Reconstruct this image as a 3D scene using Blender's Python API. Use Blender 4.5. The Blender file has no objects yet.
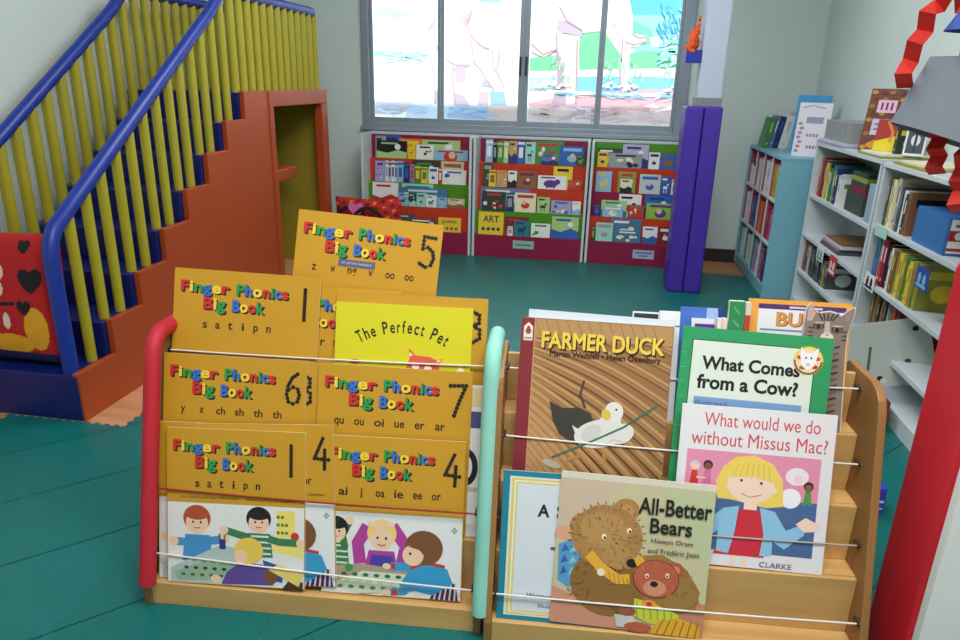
import bpy, bmesh, math, random
from mathutils import Vector, Matrix
rnd = random.Random(7)
SC = bpy.context.scene
COL = SC.collection
PI = math.pi
R = math.radians

# ------------------------------------------------------------------ materials
def lin(c):
    def f(v):
        v = v / 255.0
        return v / 12.92 if v <= 0.04045 else ((v + 0.055) / 1.055) ** 2.4
    return (f(c[0]), f(c[1]), f(c[2]), 1.0)

_mats = {}
def ink(c, rough=0.55):
    """plain printed / painted colour"""
    k = ('ink', tuple(c), rough)
    if k not in _mats:
        m = bpy.data.materials.new('ink_%02x%02x%02x' % tuple(int(v) for v in c))
        m.use_nodes = True
        b = m.node_tree.nodes['Principled BSDF']
        b.inputs['Base Color'].default_value = lin(c)
        b.inputs['Roughness'].default_value = rough
        m.diffuse_color = lin(c)
        _mats[k] = m
    return _mats[k]

def surf(name, c, rough=0.5, var=0.08, scale=6.0, bump=0.0, stretch=(1, 1, 1), metallic=0.0, detail=4.0):
    """procedural surface: noise-broken colour plus optional fine bump"""
    k = ('surf', name)
    if k in _mats:
        return _mats[k]
    m = bpy.data.materials.new(name)
    m.use_nodes = True
    nt = m.node_tree
    b = nt.nodes['Principled BSDF']
    tc = nt.nodes.new('ShaderNodeTexCoord')
    mp = nt.nodes.new('ShaderNodeMapping')
    mp.inputs['Scale'].default_value = stretch
    no = nt.nodes.new('ShaderNodeTexNoise')
    no.inputs['Scale'].default_value = scale
    no.inputs['Detail'].default_value = detail
    rp = nt.nodes.new('ShaderNodeValToRGB')
    l = lin(c)
    rp.color_ramp.elements[0].position = 0.3
    rp.color_ramp.elements[1].position = 0.7
    rp.color_ramp.elements[0].color = tuple(v * (1 - var) for v in l[:3]) + (1,)
    rp.color_ramp.elements[1].color = tuple(min(1, v * (1 + var)) for v in l[:3]) + (1,)
    nt.links.new(tc.outputs['Object'], mp.inputs['Vector'])
    nt.links.new(mp.outputs['Vector'], no.inputs['Vector'])
    nt.links.new(no.outputs['Fac'], rp.inputs['Fac'])
    nt.links.new(rp.outputs['Color'], b.inputs['Base Color'])
    b.inputs['Roughness'].default_value = rough
    b.inputs['Metallic'].default_value = metallic
    if bump:
        n2 = nt.nodes.new('ShaderNodeTexNoise')
        n2.inputs['Scale'].default_value = scale * 25
        bp = nt.nodes.new('ShaderNodeBump')
        bp.inputs['Strength'].default_value = bump
        bp.inputs['Distance'].default_value = 0.002
        nt.links.new(tc.outputs['Object'], n2.inputs['Vector'])
        nt.links.new(n2.outputs['Fac'], bp.inputs['Height'])
        nt.links.new(bp.outputs['Normal'], b.inputs['Normal'])
    m.diffuse_color = l
    _mats[k] = m
    return m

def glass_mat():
    m = bpy.data.materials.new('window_glass')
    m.use_nodes = True
    nt = m.node_tree
    nt.nodes.clear()
    o = nt.nodes.new('ShaderNodeOutputMaterial')
    t = nt.nodes.new('ShaderNodeBsdfTransparent')
    t.inputs['Color'].default_value = (0.93, 0.96, 0.95, 1)
    g = nt.nodes.new('ShaderNodeBsdfGlossy')
    g.inputs['Roughness'].default_value = 0.02
    f = nt.nodes.new('ShaderNodeFresnel')
    f.inputs['IOR'].default_value = 1.2
    mx = nt.nodes.new('ShaderNodeMixShader')
    nt.links.new(f.outputs['Fac'], mx.inputs['Fac'])
    nt.links.new(t.outputs[0], mx.inputs[1])
    nt.links.new(g.outputs[0], mx.inputs[2])
    nt.links.new(mx.outputs[0], o.inputs['Surface'])
    return m

# ------------------------------------------------------------------ mesh builder
class MB:
    def __init__(s):
        s.v = []; s.f = []; s.fm = []; s.mats = []
    def mi(s, m):
        if m not in s.mats:
            s.mats.append(m)
        return s.mats.index(m)
    def add(s, verts, faces, m):
        o = len(s.v)
        s.v += [tuple(p) for p in verts]
        i = s.mi(m)
        for f in faces:
            s.f.append([o + k for k in f]); s.fm.append(i)
    def box(s, x0, x1, y0, y1, z0, z1, m, M=None):
        vs = [Vector(p) for p in ((x0,y0,z0),(x1,y0,z0),(x1,y1,z0),(x0,y1,z0),(x0,y0,z1),(x1,y0,z1),(x1,y1,z1),(x0,y1,z1))]
        if M is not None:
            vs = [M @ v for v in vs]
        s.add(vs, [(0,3,2,1),(4,5,6,7),(0,1,5,4),(1,2,6,5),(2,3,7,6),(3,0,4,7)], m)
        return s
    def prism(s, pts, axis, a0, a1, m):
        """extrude a 2-D outline along an axis: 'x' -> pts are (y,z); 'y' -> (x,z); 'z' -> (x,y)"""
        def P(p, a):
            return {'x': (a, p[0], p[1]), 'y': (p[0], a, p[1]), 'z': (p[0], p[1], a)}[axis]
        n = len(pts)
        vs = [P(p, a0) for p in pts] + [P(p, a1) for p in pts]
        fs = [tuple(range(n))[::-1], tuple(range(n, 2*n))]
        for i in range(n):
            j = (i + 1) % n
            fs.append((i, j, n + j, n + i))
        s.add(vs, fs, m)
        return s
    def tube(s, path, r, m, seg=12, cap=True, rad=None):
        path = [Vector(p) for p in path]
        n = len(path)
        rings = []
        up = Vector((0, 0, 1))
        t0 = (path[1] - path[0]).normalized()
        a = t0.orthogonal().normalized()
        for i, p in enumerate(path):
            t = (path[min(i+1, n-1)] - path[max(i-1, 0)]).normalized()
            a = (a - t * a.dot(t)).normalized()
            b = t.cross(a)
            rr = rad[i] if rad else r
            rings.append([p + (a * math.cos(2*PI*k/seg) + b * math.sin(2*PI*k/seg)) * rr for k in range(seg)])
        vs = [v for rg in rings for v in rg]
        fs = []
        for i in range(n - 1):
            for k in range(seg):
                k2 = (k + 1) % seg
                fs.append((i*seg + k, i*seg + k2, (i+1)*seg + k2, (i+1)*seg + k))
        if cap:
            fs.append(tuple(range(seg))[::-1])
            fs.append(tuple((n-1)*seg + k for k in range(seg)))
        s.add(vs, fs, m)
        return s
    def build(s, name, parent=None, bevel=0.0, smooth=False, bseg=2, fix=True):
        me = bpy.data.meshes.new(name)
        me.from_pydata(s.v, [], s.f)
        for m in s.mats:
            me.materials.append(m)
        for p, i in zip(me.polygons, s.fm):
            p.material_index = i
            p.use_smooth = smooth
        if fix or bevel:
            bm = bmesh.new(); bm.from_mesh(me)
            if fix:
                bmesh.ops.recalc_face_normals(bm, faces=bm.faces)
            if bevel:
                es = [e for e in bm.edges if len(e.link_faces) == 2 and e.calc_face_angle(0) > 0.5]
                bmesh.ops.bevel(bm, geom=es, offset=bevel, segments=bseg, affect='EDGES', profile=0.6, clamp_overlap=True)
            bm.to_mesh(me); bm.free()
        if smooth:
            try:
                me.set_sharp_from_angle(angle=R(50))
            except Exception:
                pass
        o = bpy.data.objects.new(name, me)
        COL.objects.link(o)
        if parent is not None:
            o.parent = parent
        return o

def thing(name, label, cat, loc=(0, 0, 0), group=None, rot=None):
    o = bpy.data.objects.new(name, None)
    o.empty_display_size = 0.05
    COL.objects.link(o)
    o.location = loc
    if rot is not None:
        o.rotation_euler = rot
    return tag(o, label, cat, group)
def tag(o, label, cat, group=None):
    o['label'] = label; o['category'] = cat
    if group:
        o['group'] = group
    return o
def struct(o):
    o['kind'] = 'structure'
    return o
def copy_tree(o, parent=None):
    c = o.copy(); COL.objects.link(c)
    if parent is not None:
        c.parent = parent
    for ch in list(o.children):
        copy_tree(ch, c)
    return c

# ------------------------------------------------------------------ lettering
_txt = {}
def glyphs(s, bold=0.0):
    """triangles of a line of lettering in a unit frame, with the letter index of each"""
    k = (s, bold)
    if k in _txt:
        return _txt[k]
    cu = bpy.data.curves.new('lettering', 'FONT')
    cu.body = s
    heavy_m = 'M' in s and bold > 0            # this glyph folds over when thickened, so it is thickened by overprinting
    cu.offset = 0 if heavy_m else bold
    cu.resolution_u = 3
    for i in range(len(s)):
        cu.materials.append(ink((0, 0, 0)))
    for i in range(len(s)):
        try:
            cu.body_format[i].material_index = i
        except Exception:
            pass
    ob = bpy.data.objects.new('lettering', cu)
    COL.objects.link(ob)
    bpy.context.view_layer.update()
    dg = bpy.context.evaluated_depsgraph_get()
    me = bpy.data.meshes.new_from_object(ob.evaluated_get(dg))
    vs = [(v.co.x, v.co.y) for v in me.vertices]
    fs = [(tuple(p.vertices), p.material_index) for p in me.polygons]
    if heavy_m:
        v0, f0 = list(vs), list(fs)
        for q in range(8):
            a, b = bold * math.cos(q * PI / 4), bold * math.sin(q * PI / 4)
            o = len(vs)
            vs += [(x + a, y + b) for x, y in v0]
            fs += [(tuple(i + o for i in f), k) for f, k in f0]
    bpy.data.objects.remove(ob); bpy.data.curves.remove(cu); bpy.data.meshes.remove(me)
    if vs:
        x0 = min(v[0] for v in vs); x1 = max(v[0] for v in vs)
        y0 = min(v[1] for v in vs); y1 = max(v[1] for v in vs)
    else:
        x0 = x1 = y0 = y1 = 0
    _txt[k] = (vs, fs, (x0, x1, y0, y1))
    return _txt[k]

class Art:
    """printing on a flat face: fractions (0..1, 0..1) of a w x h face, put into a mesh builder.
    frame(a,b,d) maps metres across, metres up, metres out of the face to the mesh's own axes"""
    def __init__(s, mb, w, h, frame, step=0.00012, base=0.0002):
        s.mb, s.w, s.h, s.frame, s.d, s.step = mb, w, h, frame, base, step
    def raw(s, pts, faces, m, layers=1):
        n = len(pts) // layers
        s.mb.add([s.frame(x, y, s.d + (i // n) * .00001 * (layers > 1)) for i, (x, y) in enumerate(pts)], faces, m)
        s.d += .00001 * (layers - 1)
    def up(s):
        s.d += s.step
    def poly(s, pts, c, rough=0.5):
        s.up()
        P = [(x * s.w, y * s.h) for x, y in pts]
        ar = sum(P[i][0]*P[(i+1) % len(P)][1] - P[(i+1) % len(P)][0]*P[i][1] for i in range(len(P)))
        if ar < 0:
            P.reverse()
        s.raw(P, [tuple(range(len(P)))], ink(c, rough))
    def rect(s, x0, y0, x1, y1, c):
        s.poly([(x0, y0), (x1, y0), (x1, y1), (x0, y1)], c)
    def ell(s, cx, cy, rx, ry, c, rot=0.0, n=20, a0=0.0, a1=2*PI):
        """ellipse: centre in fractions, radii in fractions of the WIDTH"""
        s.up()
        P = []
        full = abs(a1 - a0) > 6.2
        for i in range(n if full else n + 1):
            a = a0 + (a1 - a0) * i / n
            u, v = rx * math.cos(a), ry * math.sin(a)
            P.append((cx * s.w + (u * math.cos(rot) - v * math.sin(rot)) * s.w,
                      cy * s.h + (u * math.sin(rot) + v * math.cos(rot)) * s.w))
        s.raw(P, [tuple(range(len(P)))], ink(c))
    def line(s, pts, wd, c):
        """stroke through points, wd a fraction of the width"""
        s.up()
        P = [Vector((x * s.w, y * s.h)) for x, y in pts]
        L, Q = [], []
        for i, p in enumerate(P):
            t = (P[min(i+1, len(P)-1)] - P[max(i-1, 0)]).normalized()
            nrm = Vector((-t.y, t.x)) * wd * s.w * 0.5
            L.append(p + nrm); Q.append(p - nrm)
        vs = [tuple(v) for v in Q] + [tuple(v) for v in L]
        n = len(P)
        s.raw(vs, [(i, i+1, n+i+1, n+i) for i in range(n - 1)], ink(c))
    def text(s, t, x0, y0, x1, y1, cols, bold=0.0, tilt=0.0, shadow=None, sh=(0.006, -0.005)):
        """lettering fitted to a box given in fractions (full glyph bounds)"""
        vs, fs, (a0, a1, b0, b1) = glyphs(t, bold)
        if not vs:
            return
        lay = 9 if ('M' in t and bold > 0) else 1
        kx = (x1 - x0) * s.w / max(1e-6, a1 - a0); ky = (y1 - y0) * s.h / max(1e-6, b1 - b0)
        ct, st = math.cos(tilt), math.sin(tilt)
        def place(dx, dy):
            out = []
            for x, y in vs:
                px, py = (x - a0) * kx, (y - b0) * ky
                out.append((x0 * s.w + px * ct - py * st + dx * s.w, y0 * s.h + px * st + py * ct + dy * s.w))
            return out
        if shadow:
            for q in (1.0, 0.5):
                s.up()
                s.raw(place(sh[0]*q, sh[1]*q), [f for f, _ in fs], ink(shadow), lay)
        s.up()
        P = place(0, 0)
        if isinstance(cols, list):
            for i in range(len(t)):
                ff = [f for f, k in fs if k == i]
                if ff:
                    used = sorted({a for f in ff for a in f})
                    mp = {a: n for n, a in enumerate(used)}
                    s.raw([P[a] for a in used], [tuple(mp[a] for a in f) for f in ff], ink(cols[i % len(cols)]))
        else:
            s.raw(P, [f for f, _ in fs], ink(cols), lay)

def front_frame(a, b, d):      # a face that looks toward -Y
    return (a, -d, b)

# ------------------------------------------------------------------ palette
C = dict(white=(235,236,232), black=(22,22,24), grey=(150,155,158), navy=(30,45,110), blue=(40,95,180), lightblue=(140,190,220),
  paleblue=(185,210,230), slateblue=(100,120,165), steelblue=(70,115,150), teal=(30,120,130), mint=(160,215,200), green=(60,140,70),
  darkgreen=(30,75,50), palegreen=(170,205,130), lime=(140,190,60), olive=(150,150,60), yellow=(235,200,50), cream=(235,225,190),
  beige=(215,195,160), tan=(200,160,110), brown=(140,95,60), orange=(230,120,45), rust=(190,80,45), red=(200,45,40), maroon=(125,30,50),
  mauve=(160,125,150), lavender=(165,160,205), lilac=(190,175,210), purple=(95,45,140), pink=(225,120,165), darkgrey=(75,78,82),
  magenta=(190,30,110), blackgreen=(40,60,50), palegrey=(200,203,205))
NICE = dict(lightblue='light blue', paleblue='pale blue', slateblue='slate blue', steelblue='steel blue', darkgreen='dark green',
  palegreen='pale green', darkgrey='dark grey', blackgreen='greenish black', palegrey='pale grey')
def nice(c):
    return NICE.get(c, c)
MURAL= [((150, 225, 228), [(-2.114, 1.491), (-1.97, 1.463), (-1.856, 1.443), (-1.741, 1.467), (-1.608, 1.465), (-1.608, 1.447), (-1.76, 1.419), (-1.875, 1.411), (-2.029, 1.422), (-2.115, 1.447)]), ((185, 238, 240), [(-2.119, 1.315), (-1.935, 1.307), (-1.609, 1.352), (-1.609, 1.326), (-1.858, 1.259), (-2.013, 1.256), (-2.12, 1.271)]), ((160, 225, 232), [(-2.095, 1.832), (-1.944, 1.85), (-1.766, 1.806), (-1.785, 1.776), (-1.889, 1.75), (-2.002, 1.774), (-2.087, 1.782)]), ((200, 215, 240), [(-2.089, 1.688), (-1.965, 1.707), (-1.944, 1.631), (-2.025, 1.604), (-2.091, 1.629)]), ((240, 222, 225), [(-2.067, 1.422), (-1.741, 1.419), (-1.58, 1.456), (-1.58, 1.405), (-1.78, 1.37), (-2.03, 1.387)]), ((140, 225, 225), [(-1.162, 1.945), (-0.938, 1.946), (-0.954, 1.89), (-1.134, 1.9)]), ((196, 214, 238), [(-1.764, 1.033), (-0.777, 1.048), (-0.79, 0.897), (-1.824, 0.901)]), ((150, 180, 220), [(-1.398, 1.013), (-1.028, 1.023), (-1.054, 0.906), (-1.416, 0.913)]), ((200, 180, 190), [(-2.136, 1.046), (-1.754, 1.051), (-1.715, 1.027), (-1.764, 0.993), (-1.863, 0.932), (-2.139, 0.924)]), ((215, 185, 182), [(-1.038, 1.032), (-0.758, 1.04), (-0.762, 0.898), (-1.044, 0.907)]), ((252, 238, 236), [(-1.571, 1.811), (-1.442, 1.878), (-1.187, 1.88), (-0.858, 1.719), (-0.808, 1.368), (-0.893, 1.177), (-0.986, 1.174), (-1.1, 1.276), (-1.177, 1.395), (-1.251, 1.359), (-1.382, 1.357), (-1.58, 1.422), (-1.608, 1.627)]), ((252, 236, 232), [(-1.571, 1.431), (-1.401, 1.408), (-1.401, 1.356), (-1.251, 1.359), (-1.208, 1.063), (-1.369, 1.04), (-1.418, 1.199), (-1.455, 1.038), (-1.551, 1.035), (-1.548, 1.231)]), ((185, 160, 190), [(-1.335, 1.755), (-1.201, 1.828), (-1.221, 1.748), (-1.242, 1.682), (-1.303, 1.714)]), ((236, 205, 190), [(-1.335, 1.747), (-1.242, 1.682), (-1.203, 1.582), (-1.199, 1.531), (-1.292, 1.631)]), ((185, 160, 195), [(-1.373, 1.357), (-1.247, 1.359), (-1.252, 1.211), (-1.328, 1.218), (-1.347, 1.288)]), ((170, 150, 175), [(-1.551, 1.16), (-1.49, 1.144), (-1.486, 1.041), (-1.547, 1.039)]), ((180, 155, 180), [(-1.365, 1.138), (-1.256, 1.115), (-1.208, 1.027), (-1.35, 1.02)]), ((190, 160, 175), [(-1.125, 1.153), (-1.032, 1.156), (-1.034, 1.032), (-1.136, 1.043)]), ((130, 170, 205), [(-1.026, 1.156), (-0.889, 1.156), (-0.87, 1.037), (-1.01, 1.036)]), ((236, 205, 175), [(-1.181, 1.59), (-1.033, 1.517), (-1.059, 1.474), (-1.179, 1.489)]), ((240, 215, 190), [(-0.94, 1.459), (-0.841, 1.503), (-0.838, 1.419), (-0.889, 1.332), (-0.885, 1.211), (-0.969, 1.339)]), ((200, 180, 195), [(-0.944, 1.602), (-0.834, 1.57), (-0.841, 1.503), (-0.924, 1.552)]), ((170, 160, 180), [(-1.082, 1.268), (-0.996, 1.191), (-1.108, 1.206)]), ((70, 165, 200), [(0.11, 1.971), (0.639, 1.974), (0.623, 1.798), (0.38, 1.804), (0.199, 1.794)]), ((130, 195, 190), [(0.171, 1.802), (0.631, 1.806), (0.64, 1.496), (0.225, 1.507)]), ((95, 190, 150), [(0.174, 1.768), (0.354, 1.701), (0.403, 1.58), (0.221, 1.551)]), ((180, 215, 205), [(0.342, 1.631), (0.611, 1.669), (0.623, 1.566), (0.369, 1.553)]), ((95, 190, 130), [(-0.673, 1.446), (-0.414, 1.478), (-0.378, 1.352), (-0.668, 1.337)]), ((95, 190, 130), [(-0.251, 1.605), (-0.198, 1.659), (-0.03, 1.661), (0.115, 1.487), (0.298, 1.522), (0.629, 1.514), (0.635, 1.381), (0.162, 1.377), (-0.232, 1.337)]), ((242, 208, 208), [(-0.678, 1.336), (0.624, 1.39), (0.63, 1.305), (0.393, 1.31), (-0.676, 1.29)]), ((105, 178, 232), [(-0.268, 1.296), (0.63, 1.308), (0.629, 1.215), (0.179, 1.196), (-0.26, 1.171)]), ((170, 225, 240), [(-0.676, 1.294), (-0.384, 1.297), (-0.388, 1.205), (-0.671, 1.179)]), ((202, 150, 162), [(-0.665, 1.066), (-0.24, 1.162), (0.179, 1.196), (0.629, 1.22), (0.639, 1.011), (-0.663, 1.01)]), ((222, 200, 202), [(-0.664, 1.038), (0.638, 1.02), (0.637, 0.862), (-0.676, 0.866)]), ((225, 215, 235), [(-0.27, 1.04), (-0.106, 1.045), (-0.106, 0.913), (-0.272, 0.917)]), ((180, 150, 155), [(-0.105, 1.035), (-0.037, 1.028), (-0.038, 0.915), (-0.102, 0.913)]), ((232, 228, 222), [(0.361, 1.067), (0.434, 1.088), (0.494, 1.052), (0.585, 1.074), (0.598, 1.046), (0.423, 1.013)]), ((252, 236, 238), [(-0.688, 1.968), (-0.036, 1.971), (-0.008, 1.731), (-0.05, 1.678), (-0.217, 1.659), (-0.453, 1.656), (-0.445, 1.522), (-0.548, 1.461), (-0.669, 1.564)]), ((236, 210, 220), [(-0.495, 1.882), (-0.427, 1.848), (-0.412, 1.753), (-0.453, 1.656), (-0.562, 1.725)]), ((180, 155, 180), [(-0.44, 1.753), (-0.364, 1.753), (-0.218, 1.68), (-0.233, 1.627), (-0.454, 1.67)]), ((252, 228, 214), [(-0.459, 1.656), (-0.243, 1.627), (-0.251, 1.391), (-0.244, 1.078), (-0.34, 1.057), (-0.393, 1.442), (-0.435, 1.513)]), ((160, 138, 158), [(-0.444, 1.504), (-0.394, 1.457), (-0.349, 1.205), (-0.334, 1.061), (-0.458, 1.065), (-0.419, 1.241)]), ((252, 240, 236), [(-0.009, 1.971), (0.128, 1.972), (0.175, 1.853), (0.195, 1.733), (0.197, 1.655), (0.323, 1.64), (0.318, 1.596), (0.258, 1.557), (0.166, 1.548), (0.123, 1.611), (0.049, 1.714), (0.003, 1.766)]), ((250, 228, 220), [(0.115, 1.602), (0.192, 1.568), (0.201, 1.364), (0.2, 1.173), (0.155, 1.144), (0.128, 1.344)]), ((235, 205, 200), [(-0.671, 1.599), (-0.552, 1.538), (-0.446, 1.54), (-0.445, 1.513), (-0.547, 1.454), (-0.666, 1.501)])]
MLINES= [((205, 172, 182), 0.012, [(-1.525, 1.762), (-1.599, 1.66), (-1.599, 1.525), (-1.567, 1.405), (-1.548, 1.266), (-1.536, 1.045)]), ((205, 172, 182), 0.012, [(-1.552, 1.695), (-1.524, 1.543), (-1.477, 1.441)]), ((205, 172, 182), 0.012, [(-1.43, 1.425), (-1.345, 1.378), (-1.205, 1.381)]), ((205, 172, 182), 0.012, [(-1.201, 1.831), (-1.248, 1.731), (-1.21, 1.632), (-1.107, 1.541), (-1.033, 1.517)]), ((205, 172, 182), 0.012, [(-1.209, 1.598), (-1.178, 1.412), (-1.102, 1.328), (-0.986, 1.174)]), ((205, 172, 182), 0.012, [(-1.015, 1.517), (-1.001, 1.364), (-0.976, 1.339), (-0.894, 1.194)]), ((205, 172, 182), 0.012, [(-0.942, 1.518), (-0.964, 1.348)]), ((205, 172, 182), 0.012, [(-1.373, 1.357), (-1.362, 1.2), (-1.351, 1.059)]), ((190, 150, 165), 0.012, [(-0.669, 1.564), (-0.558, 1.475), (-0.445, 1.522)]), ((190, 150, 165), 0.012, [(-0.453, 1.656), (-0.435, 1.513), (-0.367, 1.334), (-0.334, 1.061)]), ((190, 150, 165), 0.012, [(-0.437, 1.866), (-0.364, 1.753), (-0.228, 1.68)]), ((190, 150, 165), 0.012, [(0.123, 1.611), (0.124, 1.344), (0.155, 1.144)]), ((190, 150, 165), 0.012, [(0.197, 1.655), (0.251, 1.626), (0.324, 1.634)]), ((190, 150, 165), 0.012, [(0.143, 1.593), (0.22, 1.568), (0.318, 1.599)]), ((190, 150, 165), 0.012, [(-0.266, 1.605), (-0.244, 1.078)]), ((255, 255, 255), 0.02, [(-0.444, 1.166), (0.604, 1.156)])]

# ================================================================== THE ROOM
XL, XR, YB, YF, ZC = -2.6, 1.45, 5.42, -1.9, 2.75
FZ = -0.012                                   # bare floor; the foam mats bring it to 0
wallm = surf('wall_paint', (216, 227, 224), 0.75, 0.03, 2.5, bump=0.05)
def boxes(name, lst, m, **k):
    b = MB()
    for q in lst:
        b.box(*q, m)
    return b.build(name, **k)
floorm = surf('floor_laminate', (196, 140, 98), 0.45, 0.16, 3.0, stretch=(1, 9, 1))
struct(boxes('floor', [(XL-.1, XR+.1, YF-.1, YB+.12, FZ-.1, FZ)], floorm))
struct(boxes('ceiling', [(XL-.1, XR+.1, YF-.1, YB+.12, ZC, ZC+.1)], surf('ceiling_paint', (225, 226, 222), 0.8, 0.02)))
struct(boxes('wall_left', [(XL-.1, XL, YF-.1, YB+.12, FZ, ZC)], wallm))
struct(boxes('wall_right', [(XR, XR+.1, YF-.1, YB+.12, FZ, ZC)], wallm))
struct(boxes('wall_front', [(XL, XR, YF-.1, YF, FZ, ZC)], wallm))
WX0, WX1, WZ0, WZ1 = -1.82, 0.585, 0.875, 2.25
struct(boxes('wall_back', [(XL, WX0, YB, YB+.12, FZ, ZC), (WX1, XR, YB, YB+.12, FZ, ZC), (WX0, WX1, YB, YB+.12, FZ, WZ0), (WX0, WX1, YB, YB+.12, WZ1, ZC)], wallm))
struct(boxes('baseboard_back', [(0.62, XR, YB-.014, YB, FZ, 0.085)], surf('baseboard_dark', (52, 46, 44), 0.5)))
struct(boxes('baseboard_left', [(XL, XL+.014, YF, 2.05, FZ, 0.085)], surf('baseboard_dark', (52, 46, 44), 0.5)))
# square column with its padded foot
colm = surf('column_paint', (192, 202, 220), 0.7, 0.03, 3)
struct(boxes('wall_column', [(0.545, 0.68, 4.5, 4.66, FZ, ZC)], colm, bevel=0.004))
struct(boxes('trim_1', [(0.538, 0.687, 4.493, 4.667, 1.12, 1.182)], surf('trim_grey', (128, 136, 138), 0.6)))

# ---- window: aluminium frame, four sliding sashes, handles, glass
alu = surf('window_aluminium', (150, 162, 174), 0.42, 0.05, 5, stretch=(1, 1, 8), metallic=0.25)
fr = MB()
y0, y1 = YB-.03, YB+.09
fr.box(WX0, WX0+.055, y0, y1, WZ0, WZ1, alu).box(WX1-.075, WX1, y0, y1, WZ0, WZ1, alu)
fr.box(WX0+.055, WX1-.075, y0, y1, WZ0, WZ0+.052, alu).box(WX0+.055, WX1-.075, y0, y1, WZ1-.06, WZ1, alu)
fr.box(WX0-.02, WX1+.02, YB-.05, YB-.03, WZ0-.008, WZ0+.02, alu)
win = struct(fr.build('window_1', bevel=0.004))
gm = glass_mat()
edges = [WX0+.055, -1.222, -0.598, -0.04, WX1-.075]
for i in range(4):
    a, b = edges[i], edges[i+1]
    yy = YB + (0.012 if i in (0, 3) else 0.03)
    w = 0.032
    s = MB()
    za, zb = WZ0+.052, WZ1-.06
    l0 = 0.022 if i in (0, 1, 3) else 0.036
    r0 = 0.036 if i == 1 else 0.022
    s.box(a, a+l0, yy, yy+.02, za, zb, alu).box(b-r0, b, yy, yy+.02, za, zb, alu)
    s.box(a+l0, b-r0, yy, yy+.02, za, za+.036, alu).box(a+l0, b-r0, yy, yy+.02, zb-.04, zb, alu)
    so = s.build('window_sash', win, bevel=0.002)
    g = MB().box(a+l0-.004, b-r0+.004, yy+.008, yy+.012, za+.03, zb-.03, gm)
    g.build('window_pane', so)
hm = ink((40, 42, 46), 0.4)
for x in (-0.622, -0.578):
    MB().box(x-.007, x+.007, YB-.002, YB+.034, 1.29, 1.42, hm).build('window_handle', win, bevel=0.003)

# ---- the painted wall across the yard, seen through the window
mur = MB()
YM = 6.6
mur.box(-3.6, 2.6, YM, YM+.12, 0.2, 2.6, surf('mural_ground', (250, 250, 248), 0.8, 0.015, 3))
ma = Art(mur, 1, 1, lambda a, b, d: (a, YM-d, b), step=0.0002, base=0.001)
for c, pts in MURAL:
    ma.poly(pts, tuple(255 - (255 - v) * .85 for v in c), 0.8)  # blended toward white, overexposed daylight put into the paint colours
for c, w, pts in MLINES:
    ma.line(pts, w * 1.3, c)
mr = random.Random(3)
def dabs(n, x0, x1, z0, z1, cols, length, w, ang, keep=None):
    d0 = ma.d
    for i in range(n):
        ma.d = d0 + (i % 7) * .0002
        x, z = mr.uniform(x0, x1), mr.uniform(z0, z1)
        if keep and not keep(x, z):
            continue
        a = ang + mr.uniform(-.3, .3); l = length * mr.uniform(.6, 1.3)
        dx, dz = math.cos(a) * l / 2, math.sin(a) * l / 2
        ma.line([(x - dx, z - dz), (x, z + .006), (x + dx, z + dz)], w * mr.uniform(.6, 1.2), mr.choice(cols))
    ma.d = d0 + .0018
gx = lambda x, z: not (-.30 < x < -.06 or .32 < x < .5)
dabs(120, -.50, .62, 1.27, 1.44, [(150, 216, 176), (170, 226, 186), (190, 232, 196), (130, 206, 164)], .05, .012, 1.4, gx)
dabs(60, .42, .66, 1.62, 1.86, [(90, 180, 206), (60, 150, 196), (130, 205, 215)], .08, .012, -1.1)
dabs(50, .40, .66, 1.40, 1.60, [(150, 210, 200), (176, 220, 208), (130, 200, 186)], .10, .02, .2, lambda x, z: x > .46)
dabs(30, -.50, .66, 1.13, 1.18, [(130, 200, 240), (170, 220, 245), (110, 180, 232)], .16, .010, 0, gx)
dabs(40, -.60, .66, 1.20, 1.25, [(240, 214, 214), (250, 226, 222)], .06, .02, .1, gx)
dabs(60, -.60, .66, .93, 1.08, [(214, 170, 176), (226, 190, 192), (196, 160, 168)], .14, .010, .05)
dabs(40, -2.10, -1.0, .93, 1.02, [(186, 206, 236), (206, 220, 240), (170, 196, 228)], .14, .010, 0)
dabs(26, -2.10, -1.65, 1.42, 1.50, [(150, 220, 222), (190, 236, 236)], .12, .012, .1)
tag(mur.build('mural_wall', fix=False), 'sunlit outdoor wall painted with two elephants beside water, seen through the window', 'mural')
struct(boxes('ground_yard', [(-8, 6, YB+.12, 12, FZ-.1, FZ)], surf('yard_concrete', (190, 186, 178), 0.9, 0.08)))

# ---- foam puzzle mats
matm = surf('foam_mat', (3, 104, 101), 0.38, 0.07, 3.0, bump=0.35)
def mat_mesh(S=0.48):
    per, A = 12, 0.006
    def wave(t):
        u = (t * per) % 1.0
        return max(-1.0, min(1.0, 2.6 * math.sin(2 * PI * u)))
    n = per * 10
    pts = []
    for i in range(n): t = i / n; pts.append((t * S, A * wave(t)))
    for i in range(n): t = i / n; pts.append((S + A * wave(t), t * S))
    for i in range(n): t = 1 - i / n; pts.append((t * S, S + A * wave(t)))
    for i in range(n): t = 1 - i / n; pts.append((A * wave(t), t * S))
    c = S / 2; k = 1 - 0.0004 / S * 2
    pts = [(c + (x - c) * k, c + (y - c) * k) for x, y in pts]
    return MB().prism(pts, 'z', FZ, 0.0, matm)
mat0 = mat_mesh().build('floor_mat')
tag(mat0, 'teal green foam puzzle mat laid edge to edge on the floor', 'floor mat', 'teal foam mats covering the floor')
cells = [(-1.67 + .48*i, .17 + .48*j) for i in range(6) for j in range(11) if not (i == 5 and j == 10)] + [(-1.67 - .48*i, .17 + .48*j) for i in (1,) for j in range(4)]
for n, (x, y) in enumerate(cells):
    o = mat0 if n == 0 else copy_tree(mat0)
    o.location = (x, y, 0)

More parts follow.
